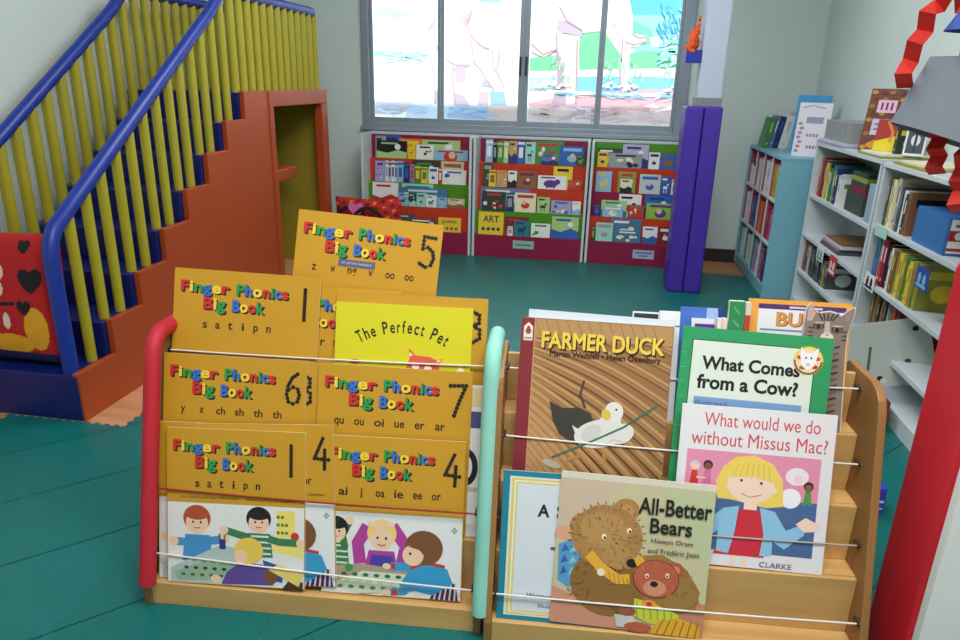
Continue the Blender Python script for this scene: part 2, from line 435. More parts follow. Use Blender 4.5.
# ================================================================== PLAY STAIRCASE
st_or = surf('play_orange', (170, 68, 26), 0.42, 0.05, 4)
st_bl = surf('play_blue', (9, 27, 104), 0.42, 0.06, 4)
st_rl = surf('play_blue_rail_lit', (24, 52, 150), 0.4, 0.05, 4)  # lighter copy of the step blue, the rails' glossy light put into the colour
st_ye = surf('play_yellow', (172, 160, 38), 0.42, 0.05, 4)
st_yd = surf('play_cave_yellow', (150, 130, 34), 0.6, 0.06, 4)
SX, SXI, SXW = -1.85, -1.872, -2.5
Y0, RUN, Z0, RISE = 2.11, 0.2045, 0.174, 0.141
PT = 1.16; YE = 4.70
stair = thing('play_staircase', 'orange, blue and yellow indoor play staircase with railed platform along the left wall', 'play staircase', (SX, Y0, 0))
def under(o, root):
    o.parent = root
    o.matrix_parent_inverse = Matrix.Translation(-Vector(root.location))
    return o
for k in range(7):
    zt = Z0 + RISE*k
    ya = Y0 + RUN*k
    yb = Y0 + RUN*(k+1) + (0.03 if k < 6 else 0)
    zb = FZ if k == 0 else zt - RISE
    xr = SX if k == 0 else SXI
    under(MB().box(SXW, xr, ya, yb, zb, zt, st_bl).build('step', bevel=0.006), stair)
yp = Y0 + RUN*7
under(MB().box(SXW, SXI, yp, YE, PT-.06, PT, st_bl).build('platform', bevel=0.005), stair)
under(MB().box(SXW, SXI, yp, yp+.02, PT-RISE, PT-.06, st_bl).build('riser'), stair)
# orange flank following the steps, set a little in from the blue risers
pts = [(Y0+.001, FZ), (Y0+.001, Z0+.008)]
for k in range(1, 8):
    zt = (Z0 + RISE*k) if k < 7 else PT
    pts += [(Y0 + RUN*k + .016, Z0 + RISE*(k-1) + .008), (Y0 + RUN*k + .016, zt + .008)]
pts += [(3.83, PT+.008), (3.83, FZ)]
under(MB().prism(pts, 'x', SXI+.001, SX+.006, st_or).build('side_panel', bevel=0.004), stair)
f = MB()
f.box(SXI-.02, SX+.014, 3.832, 3.885, FZ, 1.08, st_or).box(SXI-.02, SX+.014, 4.60, YE, FZ, 1.08, st_or).box(SXI-.02, SX+.014, 3.832, YE, 1.08, PT+.006, st_or)
under(f.build('cave_frame', bevel=0.005), stair)
cv = MB()
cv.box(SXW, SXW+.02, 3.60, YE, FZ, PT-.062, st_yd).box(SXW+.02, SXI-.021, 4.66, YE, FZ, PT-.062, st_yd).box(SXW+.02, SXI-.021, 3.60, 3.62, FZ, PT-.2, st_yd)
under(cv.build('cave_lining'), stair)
def railz(y):
    return min(1.64, 0.683 + 0.674 * (y - 2.144))
def balu(x, y, zb, r=0.02, zt=None):
    zt = zt or railz(y) - 0.012
    m = MB().tube([(x, y, zb), (x, y, zt)], r, st_ye, seg=14)
    return under(m.build('baluster', smooth=True), stair)
for k in range(7):
    for j in (0.055, 0.155):
        y = Y0 + RUN*k + j
        if not (k == 0 and j < .1):
            balu(-1.905, y, Z0 + RISE*k)
        balu(-2.43, y, Z0 + RISE*k, 0.0235)
for i in range(13):
    y = yp + 0.05 + i * 0.0915
    balu(-1.905, y, PT, 0.0225)
    balu(-2.43, y, PT, 0.0225)
for i in range(7):
    balu(-2.36 + i * 0.066, YE-.035, PT, 0.0235, 1.628)
def rail(x, post=True):
    p = [(x, 2.15, Z0 - .002), (x, 2.15, 0.58)] if post else [(x, 2.12, railz(2.12))]
    if post:
        p += [(x, 2.152, .635), (x, 2.165, .675), (x, 2.19, .712)]
    for y in (2.3, 2.7, 3.1, 3.40):
        p.append((x, y, railz(y)))
    p += [(x, 3.50, 1.617), (x, 3.58, 1.64), (x, 4.1, 1.64), (x, YE-.03, 1.64)]
    return under(MB().tube(p, 0.028, st_rl, seg=16).build('handrail', smooth=True), stair)
rail(-1.905); rail(-2.43)
under(MB().tube([(-2.43, YE-.035, 1.64), (-1.905, YE-.035, 1.64)], 0.027, st_rl, seg=16).build('handrail', smooth=True), stair)

# small table inside the cave
tb = thing('play_table', 'small orange topped table on a blue leg inside the orange play cave', 'table', (-2.12, 4.3, FZ))
under(MB().box(-2.33, -1.935, 4.02, 4.36, 0.625, 0.70, st_or).build('table_top', bevel=0.012), tb)
under(MB().tube([(-2.08, 4.24, FZ), (-2.08, 4.24, 0.626)], 0.032, st_bl, seg=16).build('leg', smooth=True), tb)

# red cushion leaning on the second step
def pillow(name, W, H, T, colf, n=120, power=0.42):
    b = MB()
    def prof(u, v):
        return max(0.0, (1 - abs(u)**3.2)) ** power * max(0.0, (1 - abs(v)**3.2)) ** power
    for side in (-1, 1):
        vs = []
        for j in range(n + 1):
            for i in range(n + 1):
                u, v = -1 + 2*i/n, -1 + 2*j/n
                pu = 1 - 0.045 * (1 - abs(v)**2) ** 1
                pv = 1 - 0.045 * (1 - abs(u)**2) ** 1
                vs.append((u * pu * W/2, side * T/2 * prof(u, v), H/2 + v * pv * H/2))
        by = {}
        for j in range(n):
            for i in range(n):
                a = j*(n+1) + i
                u, v = -1 + 2*(i+.5)/n, -1 + 2*(j+.5)/n
                by.setdefault(colf(u, v) if side < 0 else colf(2, 2), []).append((a, a+1, a+n+2, a+n+1))
        o = len(b.v)
        b.v += vs
        for c, fs in by.items():
            mi = b.mi(surf('cushion_cloth_%d_%d_%d' % c, c, 0.85, 0.05, 20, bump=0.1))
            for q in fs:
                b.f.append([o + k for k in q]); b.fm.append(mi)
    me = b.build(name, smooth=True)
    return me
def cush(u, v):
    red, blk, yl, wh, nv = (186, 22, 28), (20, 18, 22), (226, 160, 30), (226, 205, 192), (24, 30, 84)
    if u > 1.5: return red
    if v < -0.82: return nv
    def el(cx, cy, rx, ry): return ((u-cx)/rx)**2 + ((v-cy)/ry)**2 < 1
    def heart(cx, cy, s):
        x, y = (u-cx)/s, (v-cy)/s
        return (x*x + y*y - 0.5)**3 - x*x*y**3 < 0
    # plain appliqued flower, hearts and leaves
    for a in range(7):
        t = a * 2 * PI / 7 + .3
        if el(-.32 + .34*math.cos(t), .36 + .30*math.sin(t), .15, .14): return wh
    if el(-.32, .36, .2, .18): return yl
    for cx, cy, s in ((.52, .80, .13), (.62, .28, .24), (.46, -.12, .15), (-.82, -.12, .18)):
        if heart(cx, cy, s): return blk
    if el(.62, -.42, .2, .34) or el(.12, -.68, .42, .16) or el(-.78, -.62, .2, .2): return yl
    if el(-.2, -.3, .11, .17) or el(.1, -.32, .07, .13): return wh
    if abs(v + .06 - .1*u) < .03 and u < .3: return blk
    return red
cu = pillow('cushion', 0.45, 0.51, 0.13, cush)
cu.location = (-2.155, 2.195, Z0 + .004)
cu.rotation_euler = (R(-4), 0, 0)
tag(cu, 'square red cushion with black hearts and a yellow and cream flower on the bottom step', 'cushion')

# patterned red bag on the floor in front of the wall racks
def bagcol(u, v):
    if u > 1.5: return (150, 24, 30)
    h = math.sin(u*13+v*5) * math.sin(v*17-u*4)
    if h > .72: return (220, 130, 40)
    if h < -.55: return (110, 14, 26)
    return (188, 30, 32)
bagr = thing('bag', 'red patterned bag with pink hearts and dark handles on the floor before the wall racks', 'bag', (-1.62, 4.86, 0))
bo = pillow('body', 0.50, 0.43, 0.2, bagcol, n=40, power=.5); bo.parent = bagr
for dx, dz, s, rr in ((-.06, .36, .062, PI), (.06, .255, .062, 0.3)):
    hb = []
    for i in range(28):
        t = i * 2 * PI / 28
        x = 16 * math.sin(t)**3 / 17; z = (13*math.cos(t) - 5*math.cos(2*t) - 2*math.cos(3*t) - math.cos(4*t)) / 17
        hb.append((x * s, z * s))
    hb = hb[::-1]
    pt = MB().prism(hb, 'y', -.004, .004, surf('pink_felt', (222, 110, 176), .9)).build('heart_patch', bagr)
    pt.location = (dx, -.102, dz); pt.rotation_euler = (R(-6), rr if rr < 1 else 0, 0)
for dx, yy in ((-.10, -.085), (.03, -.112)):
    pth = [(dx + .13*math.cos(t), yy, .21 + .165*math.sin(t)) for t in [PI*i/16 for i in range(17)]]
    MB().tube(pth, .013, surf('dark_strap', (44, 14, 24), .8), seg=10).build('handle', bagr, smooth=True)

# ================================================================== PURPLE COLUMN PAD, PAPER POCKET
pp = surf('purple_vinyl', (72, 44, 166), 0.38, 0.05, 5)
pad = thing('column_pad', 'tall purple padded guard wrapped round the white column', 'column pad', (0.58, 4.45, 0))
under(MB().box(0.484, 0.586, 4.44, 4.497, 0.0, 1.135, pp).build('front_pad', bevel=0.014, bseg=3), pad)
under(MB().box(0.590, 0.694, 4.44, 4.497, 0.0, 1.135, pp).build('front_pad', bevel=0.014, bseg=3), pad)
under(MB().box(0.484, 0.537, 4.50, 4.69, 0.0, 1.13, pp).build('side_pad', bevel=0.012, bseg=3), pad)
pk = thing('paper_holder', 'small blue box with crumpled orange paper stuck high on the column', 'wall holder', (0.52, 4.56, 1.38))
bx = MB()
bm_ = ink((28, 44, 160), .5)
for q in ((.455, .543, 4.50, 4.505, 1.375, 1.445), (.455, .543, 4.575, 4.58, 1.375, 1.445), (.455, .46, 4.505, 4.575, 1.375, 1.445), (.538, .543, 4.505, 4.575, 1.375, 1.445), (.46, .538, 4.505, 4.575, 1.375, 1.38)):
    bx.box(*q, bm_)
under(bx.build('box'), pk)
om = surf('orange_paper', (235, 92, 40), .7, .18, 40)
cr = MB()
for i, (x, z, rr) in enumerate(((.500, 1.45, .034), (.515, 1.485, .036), (.508, 1.52, .028), (.528, 1.545, .018), (.534, 1.58, .012), (.536, 1.615, .010))):
    vs, fs = [], []
    n1, n2 = 7, 5
    for a in range(n2 + 1):
        for b in range(n1):
            th, ph = PI*a/n2, 2*PI*b/n1 + i
            q = rr * 1.25 * (0.75 + .4 * rnd.random())
            vs.append((x + q*math.sin(th)*math.cos(ph)*.8, 4.54 + q*math.sin(th)*math.sin(ph), z + q*math.cos(th)*1.2))
    for a in range(n2):
        for b in range(n1):
            fs.append((a*n1+b, a*n1+(b+1) % n1, (a+1)*n1+(b+1) % n1, (a+1)*n1+b))
    cr.add([(v[0] - .022, 4.54 + (v[1] - 4.54) * 1.3, v[2]) for v in vs], fs, om)
under(cr.build('crumpled_paper'), pk)

# ================================================================== WALL RACKS UNDER THE WINDOW
whm = surf('white_laminate', (206, 214, 218), 0.4, 0.03, 3)
RC = {'m': surf('rack_magenta', (140, 15, 64), .5, .05, 4), 'o': surf('rack_orange', (200, 56, 22), .5, .05, 4), 'g': surf('rack_green', (76, 146, 14), .5, .05, 4)}
RACKS = [('left', -1.737, -.905, 'ogom', 'left wall rack beside the play cave'),
         ('middle', -.893, -.066, 'goom', 'middle wall rack'),
         ('right', -.054, .600, 'omog', 'right wall rack beside the purple pad')]
RY = 5.06
def tier(k):
    return 0.165 + 0.17*k, RY + 0.012 + 0.05*(k+1)       # ledge height, board plane
rack_root = {}
for nm, x0, x1, cols, desc in RACKS:
    r = thing('wall_rack', {'left': 'leftmost white sided tiered book rack under the window, beside the play cave',
        'middle': 'middle white sided tiered book rack under the window, with a green label card',
        'right': 'rightmost tiered book rack under the window, beside the purple pad, with a lilac label card'}[nm], 'book rack', ((x0+x1)/2, RY, 0), 'tiered book racks under the window')
    rack_root[nm] = r
    for a in (x0, x1-.018):
        under(MB().box(a, a+.018, RY, 5.40, 0, .862, whm).build('side_panel', bevel=.002), r)
    under(MB().box(x0+.018, x1-.018, 5.30, 5.40, .845, .862, whm).build('top_panel', bevel=.002), r)
    under(MB().box(x0+.018, x1-.018, RY+.006, RY+.02, 0.0, .165, RC['m']).build('plinth', bevel=.002), r)
    for k in range(4):
        z, y = tier(k)
        under(MB().box(x0+.018, x1-.018, RY+.02 if k == 0 else y-.05+.008, y, z-.012, z, RC['m'] if k == 0 else RC[cols[k-1]]).build('ledge'), r)
        under(MB().box(x0+.018, x1-.018, y, y+.008, z-.012, z+.17-.0121 if k < 3 else .845, RC[cols[k]]).build('tier_board'), r)
    if nm != 'left':
        c = MB(); xa = x0 + (.31 if nm == 'middle' else .345); wd = .155 if nm == 'middle' else .15
        za, zb = (.075, .135) if nm == 'middle' else (.055, .118)
        base = (150, 190, 176) if nm == 'middle' else (176, 184, 222)
        c.box(xa, xa+wd, RY+.003, RY+.006, za, zb, ink(base))
        ar = Art(c, wd, zb-za, lambda a, b, d, xa=xa, za=za: (xa+a, RY+.003-d, za+b), base=.0003)
        if nm == 'middle':
            ar.rect(.12, .38, .88, .58, (90, 130, 120))
        else:
            ar.rect(.1, .6, .9, .75, (90, 100, 150)); ar.rect(.3, .25, .7, .4, (90, 100, 150))
        under(c.build('label_card', fix=False), r)

def cover_art(ar, acc, style, ratio):
    a = C[acc] if isinstance(acc, str) else acc
    q = rnd.random
    if style == 0:                                     # title bar and figure
        ar.rect(.12, .74, .88, .9, a)
        ar.ell(.5, .36, .2, .15*1, a); ar.ell(.5 + (q()-.5)*.2, .5, .1, .1, (225, 190, 160))
    elif style == 1:                                   # landscape
        ar.poly([(0, 0), (1, 0), (1, .35), (.7, .48), (.35, .3), (0, .42)], a)
        ar.ell(.7, .66, .1, .09, C['white']); ar.rect(.15, .8, .7, .9, a)
    elif style == 2:                                   # scattered shapes
        for i in range(6):
            ar.ell(.12 + .76*q(), .15 + .5*q(), .05 + .05*q(), .04 + .05*q(), a if i % 2 else C['cream'])
        ar.rect(.2, .78, .8, .9, a)
    elif style == 3:                                   # banded spine
        ar.rect(.0, .82, 1, .92, a); ar.rect(.2, .25, .8, .7, a)
    elif style == 4:                                   # animal outline
        ar.ell(.45, .4, .24, .13, a); ar.ell(.68, .55, .1, .09, a); ar.rect(.3, .08, .36, .36, a); ar.rect(.55, .08, .61, .36, a)
        ar.rect(.1, .8, .6, .9, a)
ORD = ['first', 'second', 'third', 'fourth', 'fifth', 'sixth', 'seventh', 'eighth', 'ninth', 'tenth', 'eleventh', 'twelfth', 'thirteenth', 'fourteenth', 'fifteenth', 'sixteenth']
TN = {3: 'top', 2: 'second', 1: 'third', 0: 'lowest'}
def A(s):
    out = []
    for q in s.split(';'):
        q = q.strip()
        if q:
            t = q.split()
            out.append((float(t[0]), float(t[1]), float(t[2]), int(t[3]), t[4], t[5], t[6:] and t[6] or None))
    return out
BOOKS = {
('left', 3): A('.045 .15 .82 1 grey navy;.07 .30 .98 2 blue navy;.06 .36 .66 0 black palegreen;.28 .50 .76 1 orange yellow;.37 .445 .6 0 yellow orange;.45 .62 .55 0 white black;.50 .87 .74 2 palegreen darkgreen;.62 .95 .4 0 lightblue red'),
('left', 2): A('.06 .16 .78 0 lavender purple;.162 .19 .8 0 white grey;.192 .22 .78 0 palegrey navy;.222 .255 .8 0 white blue;.258 .28 .78 0 paleblue navy;.283 .34 .8 0 lightblue blue;.343 .40 .75 0 navy blue;.403 .45 .7 0 mauve rust;.453 .51 .68 0 green yellow;.513 .58 .62 0 yellow green;.585 .68 .62 0 white blue;.683 .715 .62 0 red white;.72 .95 .55 0 white blue;.42 .69 .92 2 blackgreen green;.70 .92 .85 2 beige brown'),
('left', 1): A('.04 .30 .85 2 white red;.33 .64 .95 2 mint teal;.31 .40 .5 0 lightblue navy;.30 .78 .72 1 steelblue paleblue;.405 .48 .5 0 darkgreen mint;.485 .57 .52 0 mint green;.575 .68 .46 0 white green;.685 .78 .4 0 lightblue teal;.785 .95 .38 0 beige brown'),
('left', 0): A('.05 .30 .6 1 maroon beige;.32 .48 .6 1 darkgrey beige;.40 .69 .45 0 darkgrey white;.71 .93 .55 0 yellow brown pets'),
('middle', 3): A('.05 .12 .92 1 lightblue white;.122 .16 .8 0 black grey;.163 .22 .8 0 green palegreen;.223 .27 .8 0 palegreen cream;.273 .35 .82 0 tan navy;.353 .42 .86 0 blue white;.425 .52 .8 1 mint darkgreen;.48 .78 .94 2 green red;.58 .74 .38 0 slateblue navy;.75 .97 .7 1 blue lightblue;.90 .99 .42 0 darkgreen olive'),
('middle', 2): A('.04 .13 .92 1 darkgreen grey;.10 .168 .62 0 yellow brown;.172 .275 .62 0 tan orange;.28 .365 .62 0 white black;.37 .55 .62 0 brown maroon;.56 .83 .5 0 white purple;.70 .88 .96 1 yellow black;.84 .97 .38 0 rust red'),
('middle', 1): A('.03 .50 .97 2 slateblue white;.05 .275 .72 0 blackgreen red;.28 .35 .7 0 navy grey;.36 .56 .72 0 cream red;.57 .69 .6 0 palegreen darkgreen;.70 .89 .5 0 lavender blue;.895 .975 .5 0 white lightblue'),
('middle', 0): A('.03 .27 .96 0 yellow darkgreen ART;.28 .50 .7 2 maroon red;.31 .36 .35 0 white grey;.37 .52 .58 0 teal navy;.53 .71 .52 0 white green;.72 .97 .82 0 palegreen blue'),
('right', 3): A('.035 .16 .55 0 yellow maroon;.03 .32 .68 2 darkgreen white;.165 .55 .52 0 grey black;.32 .62 .88 1 lilac navy;.625 .75 .6 0 white navy;.73 .97 .55 1 blue brown'),
('right', 2): A('.035 .22 .75 0 lightblue yellow;.29 .50 .76 1 olive red;.32 .46 .5 0 cream black;.54 .78 .7 0 palegrey blue;.785 .90 .65 0 blue white;.905 .97 .55 0 white grey'),
('right', 1): A('.035 .11 .42 0 navy blue;.12 .42 .6 1 palegreen teal;.14 .38 .38 0 lightblue white;.32 .58 .84 2 white black;.43 .62 .48 0 red green;.62 .93 .94 2 blue navy;.64 .97 .58 0 lime purple'),
('right', 0): A('.03 .075 .52 0 darkgreen olive;.08 .28 .68 0 mint grey;.25 .60 .97 2 steelblue white;.29 .60 .44 0 steelblue white;.62 .79 .62 0 white blue;.80 .97 .64 0 maroon white'),
}
for (nm, k), lst in BOOKS.items():
    x0, x1 = [(q[1]+.02, q[2]-.02) for q in RACKS if q[0] == nm][0]
    W = x1 - x0
    z, yb = tier(k)
    order = sorted(range(len(lst)), key=lambda i: lst[i][0] + lst[i][1])
    for rank, i in enumerate(order):
        a, b, h, L, c, acc, word = lst[i]
        w = (b - a) * W - .002
        hh = min(.166, h * .168 * 1.16)
        t = .0075
        m = MB()
        m.box(0, w, 0, .0012, 0, hh, ink(C[c], .45)).box(0.0008, w-.0015, .0012, t-.0012, .001, hh-.0015, ink(C['cream'], .8)).box(0, w, t-.0012, t, 0, hh, ink(C[c], .45))
        ar = Art(m, w, hh, front_frame)
        if word:
            ar.text(word, .18, .55, .82, .85, C[acc], .02)
            for q in range(4): ar.ell(.2 + .2*q, .25, .07, .07, C[acc])
        else:
            cover_art(ar, acc, 3 if w < .055 else [0, 1, 2, 4][(i*7 + k + len(nm)) % 4], w / hh)
        o = m.build('picture_book', fix=False)
        y = yb - (.0245 + .0102*(2-L))
        o.matrix_world = Matrix.Translation((x0 + a*W + .001, y, z + .0006)) @ Matrix.Rotation(R(-5), 4, 'X')
        size = 'narrow' if w < .06 else ('wide' if w > .19 else ('low' if hh < .085 else 'small'))
        lay = {0: '', 1: '', 2: ' set behind others'}[L]
        tag(o, '%s %s book with %s marks, %s from left, %s tier, %s wall rack' % (size, nice(c), nice(acc), ORD[rank], TN[k], nm), 'book', 'books on the wall racks under the window')

# ================================================================== BOOKCASES ALONG THE RIGHT WALL
tealm = surf('teal_laminate', (128, 186, 204), .4, .04, 3)
pinkm = surf('pink_laminate', (186, 72, 104), .5, .04, 3)
tgm = surf('sea_green_laminate', (70, 140, 134), .5, .04, 3)
TX, TXB, TY0, TY1, TH = 1.06, 1.44, 4.43, 5.40, .862
tc = thing('cubby_bookcase', 'pale teal cubby bookcase with pink dividers in the far right corner', 'bookcase', (1.25, 4.9, 0))
under(MB().box(TX, TXB, TY0, TY0+.02, 0, TH-.02, tealm).build('end_panel', bevel=.003), tc)
under(MB().box(TX, TXB, TY1-.02, TY1, 0, TH-.02, tealm).build('end_panel', bevel=.003), tc)
under(MB().box(TX, TXB, TY0, TY1, TH-.02, TH, tealm).build('top_panel', bevel=.003), tc)
under(MB().box(TX+.004, TXB, TY0+.02, TY1-.02, 0, .07, tealm).build('plinth', bevel=.003), tc)
under(MB().box(TXB-.012, TXB, TY0+.02, TY1-.02, .07, TH-.02, tgm).build('back_panel'), tc)
tz = [.07, .335, .60]
for z in tz[1:]:
    under(MB().box(TX+.004, TXB-.012, TY0+.02, TY1-.02, z-.016, z, whm).build('shelf', bevel=.002), tc)
cw = (TY1 - TY0 - .04) / 4
for r_ in range(3):
    za = tz[r_] + (.0005 if r_ else 0); zb = (tz[r_+1] - .0165) if r_ < 2 else TH - .0205
    for i in range(1, 4):
        y = TY0 + .02 + cw*i
        d = MB().box(TX+.005, TX+.012, y-.006, y+.006, za, zb, whm).box(TX+.012, TXB-.0125, y-.006, y+.006, za, zb, [tgm, pinkm, pinkm][r_])
        under(d.build('divider'), tc)
    under(MB().box(TX+.012, TXB-.0125, TY1-.0265, TY1-.0205, za, zb, [tgm, pinkm, pinkm][r_]).build('lining'), tc)

def spine_book(name, xf, depth, yn, t, z, h, c, acc, label, group, lean=0.0, cat='book'):
    """upright book with its spine toward -X; yn is its near (small Y) side"""
    m = MB()
    co = ink(C[c], .45); pg = ink(C['cream'], .8)
    m.box(0, depth, 0, .0015, 0, h, co).box(0, depth, t-.0015, t, 0, h, co).box(0, .0015, .0015, t-.0015, 0, h, co)
    m.box(.0015, depth-.003, .0015, t-.0015, .002, h-.003, pg)
    sp = Art(m, t, h, lambda a, b, d: (-d, t - a, b))
    sp.rect(.34, .52, .66, .84, C[acc]); sp.rect(.34, .12, .66, .18, C[acc])
    fa = Art(m, depth, h, lambda a, b, d: (a, -d, b))
    fa.rect(.12, .68, .88, .86, C[acc]); fa.ell(.5, .38, .24, .2, C[acc])
    o = m.build(name, fix=False)
    o.matrix_world = Matrix.Translation((xf, yn, z + .0005)) @ Matrix.Rotation(lean, 4, 'X')
    return tag(o, label, cat, group)

def fill(y_far, items, z, xf, depth, where, group, gap=.002):
    """items from the far end toward the camera: (thickness, height, colour, accent)"""
    y = y_far
    for n, it in enumerate(items):
        t, h, c, acc = it[:4]
        y -= t + gap
        dd = it[4] if len(it) > 4 else depth
        tall = 'thin' if t < .016 else ('thick' if t > .034 else 'upright')
        spine_book('book', xf + (.006 if n % 3 == 1 else 0), dd, y, t, z, h, c, acc,
            '%s %s book, %s from far end, %s' % (tall, nice(c), ORD[n], where), group)
TEAL = {(2, 3): [(.03, .13, 'white', 'grey'), (.03, .15, 'navy', 'white'), (.035, .12, 'white', 'navy')],
        (2, 2): [(.03, .19, 'white', 'grey'), (.028, .2, 'palegrey', 'navy'), (.03, .18, 'white', 'lightblue'), (.04, .19, 'paleblue', 'white')],
        (2, 1): [(.03, .2, 'white', 'grey'), (.035, .21, 'palegrey', 'pink'), (.03, .19, 'white', 'blue'), (.03, .2, 'white', 'grey')],
        (2, 0): [(.03, .2, 'olive', 'yellow'), (.035, .19, 'yellow', 'brown'), (.03, .21, 'olive', 'cream'), (.03, .2, 'beige', 'olive')],
        (1, 3): [(.03, .2, 'white', 'grey'), (.03, .2, 'palegrey', 'grey'), (.03, .2, 'white', 'olive')],
        (1, 2): [(.03, .2, 'blue', 'white'), (.03, .2, 'lightblue', 'navy'), (.03, .21, 'navy', 'blue'), (.03, .19, 'blue', 'yellow')],
        (1, 1): [(.03, .2, 'orange', 'brown'), (.03, .2, 'orange', 'yellow'), (.03, .19, 'rust', 'orange')],
        (1, 0): [(.03, .2, 'maroon', 'pink'), (.03, .18, 'pink', 'white'), (.035, .2, 'magenta', 'pink'), (.03, .17, 'pink', 'maroon')],
        (0, 3): [(.03, .2, 'palegrey', 'grey'), (.03, .2, 'white', 'green')],
        (0, 2): [(.03, .2, 'white', 'grey'), (.03, .19, 'palegreen', 'green'), (.03, .2, 'white', 'teal')],
        (0, 1): [(.03, .21, 'lavender', 'purple'), (.03, .18, 'pink', 'white'), (.035, .2, 'pink', 'magenta'), (.03, .19, 'white', 'pink')],
        (0, 0): [(.03, .2, 'magenta', 'white'), (.03, .19, 'maroon', 'pink'), (.03, .2, 'navy', 'pink')]}
RN = {2: 'top', 1: 'middle', 0: 'bottom'}
CN = {3: 'farthest', 2: 'second farthest', 1: 'second nearest', 0: 'nearest'}
for (r_, i), its in TEAL.items():
    ya = TY0 + .02 + cw*(i+1) - .008
    fill(ya - .012, its, tz[r_], TX+.02, .20, '%s cell, %s row, teal cubbies' % (CN[i], RN[r_]), 'books in the teal cubby bookcase')

# two white bookcases
def white_case(y0, y1, h, shelves, xf, label, tags):
    r = thing('white_bookcase', label, 'bookcase', ((xf+1.44)/2, (y0+y1)/2, 0), 'white bookcases along the right wall')
    xb = 1.44
    for a in (y0, y1-.02):
        under(MB().box(xf, xb, a, a+.02, 0, h-.02, whm).build('side_panel', bevel=.002), r)
    under(MB().box(xf-.004, xb, y0-.002, y1+.002, h-.02, h, whm).build('top_panel', bevel=.002), r)
    under(MB().box(xb-.01, xb, y0+.02, y1-.02, 0, h-.02, surf('case_back', (176, 184, 182), .6)).build('back_panel'), r)
    under(MB().box(xf+.003, xf+.018, y0+.02, y1-.02, FZ, shelves[0]-.0205, whm).build('plinth'), r)
    for z in shelves:
        under(MB().box(xf+.002, xb-.01, y0+.02, y1-.02, z-.02, z, whm).build('shelf', bevel=.002), r)
    for (ya, z, w, hh, col, acc) in tags:
        m = MB().box(xf-.003, xf-.0005, ya, ya+w, z, z+hh, ink(col))
        ar = Art(m, w, hh, lambda a, b, d, ya=ya, w=w, z=z: (xf-.003-d, ya+w-a, z+b))
        if acc:
            ar.ell(.3, .5, .12, .2, acc); ar.ell(.7, .5, .12, .2, acc); ar.rect(.1, .1, .9, .25, acc)
        under(m.build('shelf_label', fix=False), r)
    return r
WXF = 1.2
FS, NS = [.07, .245, .455, .68], [.07, .235, .455, .70]
white_case(3.305, 4.30, .968, FS, WXF, 'white bookcase next to the teal cubbies, with grey volumes and brown book on top', [(3.62, .36, .11, .095, (210, 60, 70), C['white']), (3.84, .38, .11, .075, C['white'], (60, 150, 160))])
white_case(1.95, 3.285, .962, NS, WXF, 'white bookcase nearest the camera, behind the red pad and paper figure', [(3.10, .66, .13, .045, (176, 214, 196), None), (3.12, .425, .11, .07, C['white'], (24, 24, 28)), (2.66, .56, .1, .08, (40, 80, 170), C['lightblue'])])
G1, G2 = 'books in the far white bookcase', 'books in the near white bookcase'
fill(4.26, [(.014, .2, 'palegrey', 'grey'), (.026, .2, 'brown', 'tan'), (.022, .21, 'rust', 'cream'), (.03, .21, 'maroon', 'black'), (.014, .2, 'cream', 'brown'), (.022, .2, 'maroon', 'white'), (.03, .19, 'yellow', 'red'), (.026, .2, 'darkgreen', 'yellow'), (.02, .15, 'white', 'red'), (.03, .17, 'green', 'cream'), (.026, .19, 'steelblue', 'white'), (.032, .16, 'olive', 'cream'), (.03, .18, 'navy', 'white'), (.03, .15, 'palegrey', 'navy'), (.03, .13, 'white', 'green')],
     FS[3], WXF+.02, .17, 'top shelf, far white bookcase', G1)
for i, (h, c) in enumerate(((.03, 'maroon'), (.02, 'darkgreen'), (.022, 'olive'), (.022, 'darkgreen'))):
    m = MB().box(0, .18, 0, .21, 0, h, ink(C[c]))
    o = m.build('flat_book', bevel=.001); o.location = (WXF+.04, 3.55, FS[3] + .0005 + .1 + sum((.03, .02, .022, .022)[:i]) + i*.0005)
    tag(o, '%s book lying flat, %s from bottom of the pile, far white bookcase' % (nice(c), ORD[i]), 'book', G1)
o = MB().box(0, .2, 0, .24, 0, .1, surf('dark_box', (60, 70, 60), .7)).build('book_box', bevel=.002); o.location = (WXF+.03, 3.53, FS[3] + .0003)
tag(o, 'dark green box under a flat pile of books in the far white bookcase', 'box')
o = MB().box(0, .19, 0, .09, 0, .17, surf('grey_blue_card', (150, 170, 184), .6)).build('storage_box', bevel=.002); o.location = (WXF+.012, 3.34, FS[3] + .0005)
tag(o, 'plain grey blue box at the near end of the far white bookcase', 'box')
y = 4.2
for i, (w, d, h, c) in enumerate(((.3, .2, .016, 'darkgrey'), (.28, .19, .012, 'mauve'), (.27, .18, .014, 'palegrey'), (.26, .19, .01, 'brown'))):
    o = MB().box(0, d, 0, w, 0, h, ink(C[c], .4)).build('magazine', bevel=.001)
    o.location = (WXF+.02 + .006*i, 3.70 + .02*(i % 2), FS[2] + .0004 + sum((.016, .012, .014, .01)[:i]) + .0004*i)
    tag(o, '%s magazine lying flat, %s from bottom of the stack, far white bookcase' % (nice(c), ORD[i]), 'magazine', 'magazines on the middle shelf')
